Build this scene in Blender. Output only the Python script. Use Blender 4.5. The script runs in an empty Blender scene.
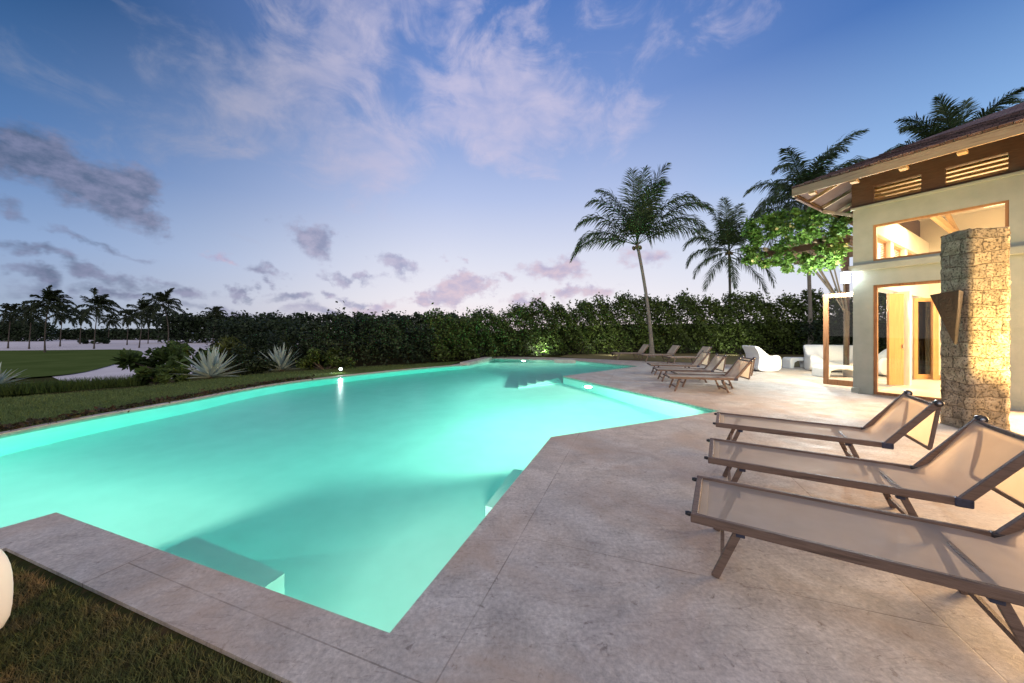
import bpy, bmesh, math, random
import numpy as np
from mathutils import Vector, Matrix
from mathutils.geometry import delaunay_2d_cdt

R = math.radians
rng = np.random.default_rng(7)
random.seed(7)
scene = bpy.context.scene
COL = scene.collection

# ------------------------------------------------------------------ camera
EYE = 1.5          # eye height above the pool deck
FOC = 345.0        # focal length in pixels of a 1024 px wide frame
HZ = 332.0         # image row of the horizon
def at(px, py, z=0.0):
    """world point at height z seen in direction (px, py)"""
    y = (EYE - z) * FOC / (py - HZ)
    return ((px - 512) / FOC * y, y, z)
def on(px, y):
    return (px - 512) / FOC * y

cam = bpy.data.cameras.new('camera')
camo = bpy.data.objects.new('camera', cam); COL.objects.link(camo)
camo.location = (0, 0, EYE); camo.rotation_euler = (R(90), 0, 0)
cam.sensor_width = 36; cam.lens = FOC / 1024 * 36
cam.shift_y = -(341.5 - HZ) / 1024
cam.clip_start = 0.05; cam.clip_end = 5000
scene.camera = camo

# ------------------------------------------------------------------ tags
def tag(o, label=None, cat=None, group=None, kind=None):
    if label: o['label'] = label
    if cat: o['category'] = cat
    if group: o['group'] = group
    if kind: o['kind'] = kind
    return o
def empty(name, loc=(0, 0, 0), rz=0.0, label=None, cat=None, group=None):
    o = bpy.data.objects.new(name, None); COL.objects.link(o)
    o.location = loc; o.rotation_euler = (0, 0, rz); o.empty_display_size = .2
    return tag(o, label, cat, group)
def copy_tree(o, parent=None):
    c = o.copy(); COL.objects.link(c); c.parent = parent
    for ch in list(KIDS.get(o.name, [])):
        k = copy_tree(ch, c)
        KIDS.setdefault(c.name, []).append(k)
    return c
KIDS = {}

# ------------------------------------------------------------------ mesh builder
class MB:
    def __init__(s): s.v = []; s.f = []; s.sm = []
    def add(s, vs, fs, smooth=False):
        b = len(s.v); s.v += [tuple(v) for v in vs]
        s.f += [tuple(i + b for i in f) for f in fs]; s.sm += [smooth] * len(fs)
        return s
    def box(s, a, b, M=None):
        (x0, y0, z0), (x1, y1, z1) = a, b
        vs = [(x0,y0,z0),(x1,y0,z0),(x1,y1,z0),(x0,y1,z0),(x0,y0,z1),(x1,y0,z1),(x1,y1,z1),(x0,y1,z1)]
        if M is not None: vs = [M @ Vector(v) for v in vs]
        return s.add(vs, [(3,2,1,0),(4,5,6,7),(0,1,5,4),(1,2,6,5),(2,3,7,6),(3,0,4,7)])
    def bar(s, p, q, w, h, up=(0,0,1)):
        """rectangular bar from p to q, w across, h along 'up'"""
        p, q = Vector(p), Vector(q); d = (q - p).normalized()
        u = Vector(up); sx = d.cross(u)
        if sx.length < 1e-4: sx = d.cross(Vector((1,0,0)))
        sx.normalize(); uz = sx.cross(d).normalized()
        vs = []
        for c in (p, q):
            for a, b in ((-1,-1),(1,-1),(1,1),(-1,1)):
                vs.append(c + sx * a * w / 2 + uz * b * h / 2)
        return s.add(vs, [(0,1,2,3),(7,6,5,4),(0,4,5,1),(1,5,6,2),(2,6,7,3),(3,7,4,0)])
    def tube(s, pts, rad, n=8, cap=True, smooth=True):
        pts = [Vector(p) for p in pts]
        if not hasattr(rad, '__len__'): rad = [rad] * len(pts)
        b = []; prev = None
        for i, p in enumerate(pts):
            d = (pts[min(i+1, len(pts)-1)] - pts[max(i-1, 0)]).normalized()
            if prev is None:
                a = d.cross(Vector((0,0,1)))
                if a.length < 1e-3: a = Vector((1,0,0))
            else: a = prev - d * prev.dot(d)
            a.normalize(); prev = a; c = d.cross(a)
            for k in range(n):
                t = 2 * math.pi * k / n
                b.append(p + (a * math.cos(t) + c * math.sin(t)) * rad[i])
        fs = []
        for i in range(len(pts) - 1):
            for k in range(n):
                k2 = (k + 1) % n
                fs.append((i*n+k, i*n+k2, (i+1)*n+k2, (i+1)*n+k))
        s.add(b, fs, smooth)
        if cap:
            base = len(s.v) - len(b)
            s.f.append(tuple(base + k for k in reversed(range(n)))); s.sm.append(False)
            s.f.append(tuple(base + (len(pts)-1)*n + k for k in range(n))); s.sm.append(False)
        return s
    def lathe(s, prof, n=16, c=(0,0,0), M=None):
        vs = []
        for r, z in prof:
            for k in range(n):
                t = 2*math.pi*k/n
                v = Vector((c[0]+r*math.cos(t), c[1]+r*math.sin(t), c[2]+z))
                vs.append(M @ v if M is not None else v)
        fs = [(i*n+k, i*n+(k+1)%n, (i+1)*n+(k+1)%n, (i+1)*n+k) for i in range(len(prof)-1) for k in range(n)]
        fs.append(tuple(reversed(range(n)))); fs.append(tuple((len(prof)-1)*n+k for k in range(n)))
        return s.add(vs, fs, True)
    def prism(s, poly, z0, z1):
        n = len(poly)
        vs = [(x, y, z0) for x, y in poly] + [(x, y, z1) for x, y in poly]
        fs = [tuple(reversed(range(n))), tuple(range(n, 2*n))]
        fs += [(i, (i+1) % n, n+(i+1) % n, n+i) for i in range(n)]
        return s.add(vs, fs)
    def build(s, name, mat, parent=None, bevel=0, loc=None):
        me = bpy.data.meshes.new(name); me.from_pydata([tuple(v) for v in s.v], [], s.f)
        me.polygons.foreach_set('use_smooth', s.sm)
        me.materials.append(mat); me.update()
        o = bpy.data.objects.new(name, me); COL.objects.link(o)
        if parent is not None:
            o.parent = parent; KIDS.setdefault(parent.name, []).append(o)
        if loc: o.location = loc
        if bevel:
            m = o.modifiers.new('bevel', 'BEVEL'); m.width = bevel; m.segments = 2; m.limit_method = 'ANGLE'; m.angle_limit = R(40)
        return o

def np_mesh(name, verts, quads, mat, parent=None):
    """verts (N,3), quads (M,k) numpy"""
    me = bpy.data.meshes.new(name)
    verts = np.asarray(verts, dtype=np.float32); quads = np.asarray(quads, dtype=np.int32)
    k = quads.shape[1]
    me.vertices.add(len(verts)); me.vertices.foreach_set('co', verts.ravel())
    me.loops.add(quads.size); me.loops.foreach_set('vertex_index', quads.ravel())
    me.polygons.add(len(quads)); me.polygons.foreach_set('loop_start', np.arange(0, quads.size, k, dtype=np.int32))
    me.update(calc_edges=True); me.validate()
    me.materials.append(mat)
    o = bpy.data.objects.new(name, me); COL.objects.link(o)
    if parent is not None:
        o.parent = parent; KIDS.setdefault(parent.name, []).append(o)
    return o

# ------------------------------------------------------------------ materials
class NT:
    def __init__(s, nt): s.nt = nt; nt.nodes.clear()
    def n(s, typ, **kw):
        nd = s.nt.nodes.new(typ)
        for k, v in kw.items():
            if k.startswith('i_'):
                key = k[2:]
                key = int(key) if key.isdigit() else key.replace('_', ' ')
                s.set(nd.inputs[key], v)
            else: setattr(nd, k, v)
        return nd
    def set(s, inp, v):
        if isinstance(v, bpy.types.NodeSocket): s.nt.links.new(v, inp)
        elif isinstance(v, bpy.types.Node): s.nt.links.new(v.outputs[0], inp)
        else: inp.default_value = v
    def math(s, op, a, b=0.0, c=None, clamp=False):
        nd = s.nt.nodes.new('ShaderNodeMath'); nd.operation = op; nd.use_clamp = clamp
        s.set(nd.inputs[0], a); s.set(nd.inputs[1], b)
        if c is not None: s.set(nd.inputs[2], c)
        return nd.outputs[0]
    def ramp(s, fac, stops, interp='LINEAR'):
        nd = s.nt.nodes.new('ShaderNodeValToRGB'); s.set(nd.inputs[0], fac)
        cr = nd.color_ramp; cr.interpolation = interp
        while len(cr.elements) < len(stops): cr.elements.new(0.5)
        for e, (p, c) in zip(cr.elements, stops):
            e.position = p; e.color = (c[0], c[1], c[2], 1) if hasattr(c, '__len__') else (c, c, c, 1)
        return nd.outputs[0]
    def mix(s, fac, a, b, mode='MIX'):
        nd = s.nt.nodes.new('ShaderNodeMix'); nd.data_type = 'RGBA'; nd.blend_type = mode
        s.set(nd.inputs[0], fac)
        for i, v in ((6, a), (7, b)):
            if isinstance(v, (tuple, list)): v = (v[0], v[1], v[2], 1)
            s.set(nd.inputs[i], v)
        return nd.outputs[2]
    def noise(s, vec, scale, detail=4, rough=.55, dist=0.0):
        nd = s.nt.nodes.new('ShaderNodeTexNoise'); nd.inputs['Scale'].default_value = scale
        nd.inputs['Detail'].default_value = detail; nd.inputs['Roughness'].default_value = rough
        nd.inputs['Distortion'].default_value = dist
        if vec is not None: s.set(nd.inputs['Vector'], vec)
        return nd.outputs[0]
    def mapping(s, vec, scale=(1,1,1), rot=(0,0,0), loc=(0,0,0)):
        nd = s.nt.nodes.new('ShaderNodeMapping'); s.set(nd.inputs[0], vec)
        nd.inputs['Scale'].default_value = scale; nd.inputs['Rotation'].default_value = rot; nd.inputs['Location'].default_value = loc
        return nd.outputs[0]

def mat(name, stops=None, scale=4, rough=.7, bump=0.0, bscale=None, stretch=(1,1,1), detail=5, metallic=0, island=None, sub=0, coat=0, spec=.5, coord='Object', rot=(0,0,0)):
    m = bpy.data.materials.new(name); m.use_nodes = True
    t = NT(m.node_tree)
    out = t.n('ShaderNodeOutputMaterial'); p = t.n('ShaderNodeBsdfPrincipled')
    m.node_tree.links.new(p.outputs[0], out.inputs[0])
    tc = t.n('ShaderNodeTexCoord').outputs[coord]
    v = t.mapping(tc, stretch, rot)
    nz = t.noise(v, scale, detail)
    n = len(stops)
    c = t.ramp(nz, [(.3 + .4 * i / max(1, n-1), s) for i, s in enumerate(stops)])
    if island:
        g = t.n('ShaderNodeNewGeometry').outputs['Random Per Island']
        c = t.mix(1.0, c, t.ramp(g, [(0, island[0]), (1, island[1])]), 'MULTIPLY')
    t.set(p.inputs['Base Color'], c); p.inputs['Roughness'].default_value = rough
    p.inputs['Metallic'].default_value = metallic; p.inputs['Specular IOR Level'].default_value = spec
    p.inputs['Coat Weight'].default_value = coat
    if bump:
        b = t.n('ShaderNodeBump'); b.inputs['Strength'].default_value = bump; b.inputs['Distance'].default_value = .02
        t.set(b.inputs['Height'], t.noise(v, bscale or scale * 4, 6, .6)); t.set(p.inputs['Normal'], b.outputs[0])
    m['_p'] = 1
    return m
def leafmat(name, stops, lo=.45, hi=1.5, rough=.55, trans=.25, scale=.8):
    m = mat(name, stops, scale=scale, rough=rough, island=((lo,)*3, (hi,)*3), spec=.3)
    nt = m.node_tree; p = next(n for n in nt.nodes if n.type == 'BSDF_PRINCIPLED'); out = next(n for n in nt.nodes if n.type == 'OUTPUT_MATERIAL')
    tr = nt.nodes.new('ShaderNodeBsdfTranslucent'); mx = nt.nodes.new('ShaderNodeMixShader'); mx.inputs[0].default_value = trans
    src = p.inputs['Base Color'].links[0].from_socket
    nt.links.new(src, tr.inputs[0]); nt.links.new(p.outputs[0], mx.inputs[1]); nt.links.new(tr.outputs[0], mx.inputs[2]); nt.links.new(mx.outputs[0], out.inputs[0])
    return m
def emis(name, col, strength):
    m = bpy.data.materials.new(name); m.use_nodes = True; t = NT(m.node_tree)
    out = t.n('ShaderNodeOutputMaterial'); e = t.n('ShaderNodeEmission', i_Color=(*col, 1), i_Strength=strength)
    m.node_tree.links.new(e.outputs[0], out.inputs[0]); return m
def glassmat(name, tint=(.95,.95,.95), ior=1.45, rough=.0, bump=0, k=1.0):
    m = bpy.data.materials.new(name); m.use_nodes = True; t = NT(m.node_tree)
    out = t.n('ShaderNodeOutputMaterial'); tr = t.n('ShaderNodeBsdfTransparent', i_Color=(*tint, 1))
    g = t.n('ShaderNodeBsdfAnisotropic' if False else 'ShaderNodeBsdfGlossy'); g.inputs['Roughness'].default_value = rough
    fr = t.n('ShaderNodeFresnel', i_IOR=ior)
    mx = t.n('ShaderNodeMixShader')
    t.set(mx.inputs[0], t.math('MULTIPLY', fr.outputs[0], k)); m.node_tree.links.new(tr.outputs[0], mx.inputs[1]); m.node_tree.links.new(g.outputs[0], mx.inputs[2])
    m.node_tree.links.new(mx.outputs[0], out.inputs[0])
    if bump:
        tc = t.n('ShaderNodeTexCoord').outputs['Object']
        b = t.n('ShaderNodeBump'); b.inputs['Strength'].default_value = bump; b.inputs['Distance'].default_value = .05
        t.set(b.inputs['Height'], t.noise(tc, 1.6, 3)); t.set(g.inputs['Normal'], b.outputs[0]); t.set(fr.inputs['Normal'], b.outputs[0])
    return m

# stone deck: mottled coral stone, scratches, joints
def deckmat():
    m = bpy.data.materials.new('coral_stone_deck'); m.use_nodes = True; t = NT(m.node_tree)
    out = t.n('ShaderNodeOutputMaterial'); p = t.n('ShaderNodeBsdfPrincipled'); m.node_tree.links.new(p.outputs[0], out.inputs[0])
    tc = t.n('ShaderNodeTexCoord').outputs['Object']
    big = t.noise(tc, .55, 5, .6, .4); mid = t.noise(tc, 3.2, 8, .68, .6); fine = t.noise(tc, 38, 6, .7)
    c = t.ramp(mid, [(.3, (.38,.345,.30)), (.43, (.50,.46,.40)), (.58, (.63,.585,.515)), (.72, (.72,.68,.61))])
    c = t.mix(t.math('MULTIPLY', t.ramp(big, [(.35, 0), (.65, 1)]), .45), c, (.49,.475,.455))
    c = t.mix(.8, c, t.ramp(fine, [(.3, .60), (.7, 1.25)]), 'MULTIPLY')
    pit = t.noise(tc, 15, 6, .7, .5)
    c = t.mix(t.ramp(pit, [(.32, .75), (.40, 0)]), c, (.20,.165,.14))
    tan = t.noise(t.mapping(tc, (1,1,1), (0,0,0), (4,9,0)), .8, 6, .62, .8)
    c = t.mix(t.ramp(tan, [(.45, 0), (.62, .6)]), c, (.48,.36,.26))
    st = t.noise(t.mapping(tc, (1.2, 9, 1), (0,0,R(38))), 2.2, 8, .7, 1.4)
    c = t.mix(t.ramp(st, [(.59, 0), (.62, .5), (.65, 0)]), c, (.21,.17,.155))
    # large slabs with hairline joints
    rotv = t.mapping(tc, (1,1,1), (0,0,R(-70)), (.7,-.81,0))
    br = t.n('ShaderNodeTexBrick'); t.set(br.inputs['Vector'], rotv)
    br.offset = .37; br.inputs['Scale'].default_value = 1.0
    br.inputs['Mortar Size'].default_value = .0045; br.inputs['Mortar Smooth'].default_value = .3
    br.inputs['Brick Width'].default_value = 3.1; br.inputs['Row Height'].default_value = 2.3
    br.inputs['Color1'].default_value = (1,1,1,1); br.inputs['Color2'].default_value = (.90,.89,.88,1); br.inputs['Mortar'].default_value = (.34,.31,.29,1)
    brk = t.ramp(t.noise(tc, 1.7, 3), [(.42, 0), (.6, 1)])
    c = t.mix(t.math('ADD', t.math('MULTIPLY', brk, .45), .22), c, br.outputs['Color'], 'MULTIPLY')
    t.set(p.inputs['Base Color'], c)
    t.set(p.inputs['Roughness'], t.ramp(t.noise(tc, 2.3, 6, .65), [(.35, .48), (.62, .75)]))
    p.inputs['Specular IOR Level'].default_value = .4
    b = t.n('ShaderNodeBump'); b.inputs['Strength'].default_value = .35; b.inputs['Distance'].default_value = .012
    h = t.math('ADD', t.math('MULTIPLY', mid, .6), t.math('MULTIPLY', fine, .45))
    h = t.math('SUBTRACT', h, t.math('MULTIPLY', br.outputs['Fac'], .3))
    t.set(b.inputs['Height'], h); t.set(p.inputs['Normal'], b.outputs[0])
    return m
def copingmat():
    m = mat('coral_stone_coping', [(.40,.365,.32), (.52,.48,.43), (.6,.56,.5)], scale=5, rough=.7, bump=.5, bscale=45, detail=9)
    return m
def coralwallmat():
    m = bpy.data.materials.new('coral_block_stone'); m.use_nodes = True; t = NT(m.node_tree)
    out = t.n('ShaderNodeOutputMaterial'); p = t.n('ShaderNodeBsdfPrincipled'); m.node_tree.links.new(p.outputs[0], out.inputs[0])
    tc = t.n('ShaderNodeTexCoord').outputs['Object']
    w = t.n('ShaderNodeVectorMath', operation='ADD'); t.set(w.inputs[0], tc)
    nc = t.n('ShaderNodeTexNoise'); nc.inputs['Scale'].default_value = 2.5; t.set(nc.inputs['Vector'], tc)
    sc = t.n('ShaderNodeVectorMath', operation='SCALE'); t.set(sc.inputs[0], nc.outputs['Color']); sc.inputs['Scale'].default_value = .15
    t.set(w.inputs[1], sc.outputs[0])
    sp = t.n('ShaderNodeSeparateXYZ', i_0=w.outputs[0]); uu = t.math('SUBTRACT', sp.outputs[0], sp.outputs[1])
    cu = t.n('ShaderNodeCombineXYZ', i_0=uu, i_1=sp.outputs[2])
    br = t.n('ShaderNodeTexBrick', i_Vector=cu.outputs[0], i_Scale=1.0); br.offset = .43; br.squash = 1.35; br.squash_frequency = 3
    br.inputs['Brick Width'].default_value = .25; br.inputs['Row Height'].default_value = .20; br.inputs['Mortar Size'].default_value = .009; br.inputs['Mortar Smooth'].default_value = .6
    br.inputs['Color1'].default_value = (.7,.7,.7,1); br.inputs['Color2'].default_value = (1.25,1.22,1.15,1); br.inputs['Mortar'].default_value = (.5,.46,.4,1)
    holes = t.noise(tc, 36, 6, .65); mid = t.noise(tc, 7, 6, .6)
    c = t.ramp(mid, [(.3, (.24,.19,.115)), (.5, (.40,.33,.22)), (.7, (.54,.46,.33))])
    c = t.mix(.8, c, br.outputs['Color'], 'MULTIPLY')
    c = t.mix(t.ramp(holes, [(.38, .85), (.46, 0)]), c, (.07,.055,.035))
    t.set(p.inputs['Base Color'], c); p.inputs['Roughness'].default_value = .92
    b = t.n('ShaderNodeBump'); b.inputs['Strength'].default_value = .9; b.inputs['Distance'].default_value = .04
    h = t.math('ADD', t.math('MULTIPLY', br.outputs['Fac'], -.5), t.math('MULTIPLY', t.ramp(holes, [(.3, 0), (.5, 1)]), .5))
    t.set(b.inputs['Height'], h); t.set(p.inputs['Normal'], b.outputs[0])
    return m
def shinglemat():
    m = bpy.data.materials.new('wood_shingles'); m.use_nodes = True; t = NT(m.node_tree)
    out = t.n('ShaderNodeOutputMaterial'); p = t.n('ShaderNodeBsdfPrincipled'); m.node_tree.links.new(p.outputs[0], out.inputs[0])
    tc = t.n('ShaderNodeTexCoord').outputs['Object']
    br = t.n('ShaderNodeTexBrick'); t.set(br.inputs['Vector'], tc); br.inputs['Scale'].default_value = 1
    br.inputs['Brick Width'].default_value = .16; br.inputs['Row Height'].default_value = .17; br.inputs['Mortar Size'].default_value = .006
    br.inputs['Color1'].default_value = (.10,.06,.055,1); br.inputs['Color2'].default_value = (.19,.125,.115,1); br.inputs['Mortar'].default_value = (.02,.015,.012,1)
    c = t.mix(.6, br.outputs['Color'], t.ramp(t.noise(tc, 6, 6), [(.3,.5),(.7,1.5)]), 'MULTIPLY')
    t.set(p.inputs['Base Color'], c); p.inputs['Roughness'].default_value = .85
    b = t.n('ShaderNodeBump'); b.inputs['Strength'].default_value = .8; t.set(b.inputs['Height'], br.outputs['Fac']); b.invert = True
    t.set(p.inputs['Normal'], b.outputs[0]); return m

M = {}
M['deck'] = deckmat(); M['coping'] = copingmat(); M['coral'] = coralwallmat(); M['shingle'] = shinglemat()
M['plaster'] = mat('white_pool_plaster', [(.72,.78,.74), (.80,.85,.81)], scale=2.5, rough=.7, bump=.1)
M['tile'] = mat('pool_edge_tile', [(.16,.28,.24), (.30,.42,.36)], scale=14, rough=.35)
M['stucco'] = mat('stucco', [(.33,.38,.33), (.42,.46,.40)], scale=3, rough=.85, bump=.25, bscale=30)
M['stucco_in'] = mat('painted_plaster', [(.72,.68,.60), (.80,.76,.68)], scale=2, rough=.8)
M['floor_in'] = mat('cream_floor_tile', [(.62,.56,.46), (.70,.64,.54)], scale=3, rough=.3)
M['teak'] = mat('teak', [(.20,.085,.03), (.36,.17,.07), (.30,.13,.05)], scale=5, rough=.45, stretch=(6,6,.6), bump=.15)
M['teak_door'] = mat('golden_teak', [(.36,.17,.06), (.48,.25,.09)], scale=4, rough=.4, stretch=(6,6,.5))
M['beam'] = mat('weathered_fascia_wood', [(.24,.17,.10), (.36,.27,.17), (.30,.22,.13)], scale=4, rough=.7, stretch=(.6,8,8), bump=.3)
M['brown'] = mat('dark_brown_boards', [(.07,.035,.022), (.11,.06,.038)], scale=5, rough=.6, stretch=(1,6,6), bump=.2)
M['frame'] = mat('lounger_wood', [(.08,.05,.036), (.18,.12,.09), (.12,.08,.06)], scale=5, rough=.5, stretch=(.8,9,9), bump=.3)
M['black'] = mat('black_plastic', [(.012,.012,.014), (.02,.02,.024)], scale=8, rough=.35)
M['blue'] = mat('worn_blue_bracket', [(.015,.018,.035), (.035,.045,.085), (.03,.03,.05)], scale=30, rough=.45)
M['steel'] = mat('bolt_steel', [(.5,.5,.52), (.65,.65,.68)], scale=8, rough=.3, metallic=1)
M['iron'] = mat('rusty_iron', [(.008,.006,.006), (.018,.011,.009), (.007,.006,.006)], scale=9, rough=.8, metallic=0, bump=.4)
M['white'] = mat('white_moulded_plastic', [(.74,.74,.72), (.80,.80,.78)], scale=2, rough=.4)
M['canvas'] = leafmat('cream_canvas', [(.70,.62,.49), (.78,.70,.58)], 1, 1, .8, .5, 3)
M['trunk'] = mat('palm_bark', [(.14,.125,.10), (.25,.225,.19), (.18,.165,.135)], scale=3, rough=.9, stretch=(1,1,7), bump=.6, bscale=8)
M['bark'] = mat('bark', [(.07,.055,.042), (.12,.095,.07)], scale=8, rough=.9, bump=.5)
M['frond'] = leafmat('palm_frond', [(.045,.08,.03), (.075,.115,.04)], .5, 1.4, .45, .2)
M['frondfar'] = leafmat('far_palm_frond', [(.022,.035,.014), (.04,.055,.02)], .5, 1.4, .6, .15)
M['hedge'] = leafmat('hedge_leaf', [(.045,.085,.018), (.09,.13,.03), (.05,.085,.022)], .25, 1.7, .5, .25, .6)
M['darkleaf'] = leafmat('dark_leaf', [(.018,.035,.016), (.035,.055,.02)], .4, 1.6, .6, .15, .5)
M['vine'] = leafmat('vine_leaf', [(.09,.19,.03), (.15,.27,.05)], .5, 1.5, .5, .3, 1)
M['agave'] = mat('agave_leaf', [(.32,.42,.38), (.46,.55,.50)], scale=3, rough=.55, island=((.8,)*3,(1.2,)*3))
M['flower'] = leafmat('yellow_blossom', [(.7,.62,.2), (.8,.7,.3)], .8, 1.1, .6, .3)
M['redleaf'] = leafmat('bronze_leaf', [(.06,.028,.018), (.035,.04,.015)], .4, 1.7, .6, .2, 2)
M['grass'] = leafmat('lawn_blade', [(.20,.155,.07), (.12,.15,.05), (.30,.20,.09)], .4, 1.6, .7, .25, 3)
M['tallgrass'] = leafmat('tall_grass', [(.04,.08,.018), (.07,.11,.025)], .5, 1.5, .7, .25, 2)
M['core'] = mat('hedge_dark_core', [(.012,.014,.006), (.02,.02,.01)], scale=4, rough=1)  # near-black colour stands in for the shade inside the hedge
M['sand'] = mat('pale_sand', [(.66,.60,.60), (.76,.71,.70)], scale=.4, rough=.95, spec=0)
M['fairway'] = mat('fairway_grass', [(.075,.11,.03), (.11,.15,.045)], scale=.35, rough=.95, detail=8, spec=0)
M['soil'] = mat('dry_lawn', [(.06,.045,.025), (.05,.06,.022), (.10,.07,.038)], scale=14, rough=1, bump=.8, bscale=60, detail=9, spec=0)
M['sea'] = mat('sea_water', [(.05,.10,.16), (.08,.14,.2)], scale=.01, rough=.3)
M['glass'] = glassmat('window_glass', (.97,.96,.93), 1.4)
M['spot_lens'] = emis('spot_lens_white', (.85,1,.95), 30)
M['lamp_white'] = emis('lamp_glass_white', (.85,.95,1), 30)
M['lamp_warm'] = emis('lamp_glass_warm', (1,.8,.5), 12)
M['pool_lens'] = emis('pool_lamp_lens', (.9,1,.9), 6)
M['slat_wood'] = mat('louvre_wood', [(.40,.26,.12), (.5,.34,.17)], scale=5, rough=.6, stretch=(.6,8,8))  # pale wood tone shared by louvres, trusses and rafter blocks

def slingmat():
    m = bpy.data.materials.new('mesh_sling_fabric'); m.use_nodes = True; t = NT(m.node_tree)
    out = t.n('ShaderNodeOutputMaterial'); d = t.n('ShaderNodeBsdfPrincipled'); d.inputs['Roughness'].default_value = .75
    tc = t.n('ShaderNodeTexCoord').outputs['Object']
    t.set(d.inputs['Base Color'], t.ramp(t.noise(tc, 5, 5), [(.3, (.50,.47,.42)), (.7, (.62,.585,.53))]))
    tl = t.n('ShaderNodeBsdfTranslucent', i_Color=(.68,.58,.46,1)); tr = t.n('ShaderNodeBsdfTransparent', i_Color=(.95,.92,.88,1))
    m1 = t.n('ShaderNodeMixShader', i_0=.42); m2 = t.n('ShaderNodeMixShader', i_0=.30)
    L = m.node_tree.links; L.new(d.outputs[0], m1.inputs[1]); L.new(tl.outputs[0], m1.inputs[2])
    L.new(m1.outputs[0], m2.inputs[1]); L.new(tr.outputs[0], m2.inputs[2]); L.new(m2.outputs[0], out.inputs[0])
    # fine weave relief
    w1 = t.n('ShaderNodeTexWave', i_Scale=160.0); t.set(w1.inputs['Vector'], tc)
    w2 = t.n('ShaderNodeTexWave', i_Scale=160.0, bands_direction='Y'); t.set(w2.inputs['Vector'], tc)
    b = t.n('ShaderNodeBump', i_Strength=.25, i_Distance=.002); t.set(b.inputs['Height'], t.math('ADD', w1.outputs['Fac'], w2.outputs['Fac'])); t.set(d.inputs['Normal'], b.outputs[0])
    return m
M['sling'] = slingmat()

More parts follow.
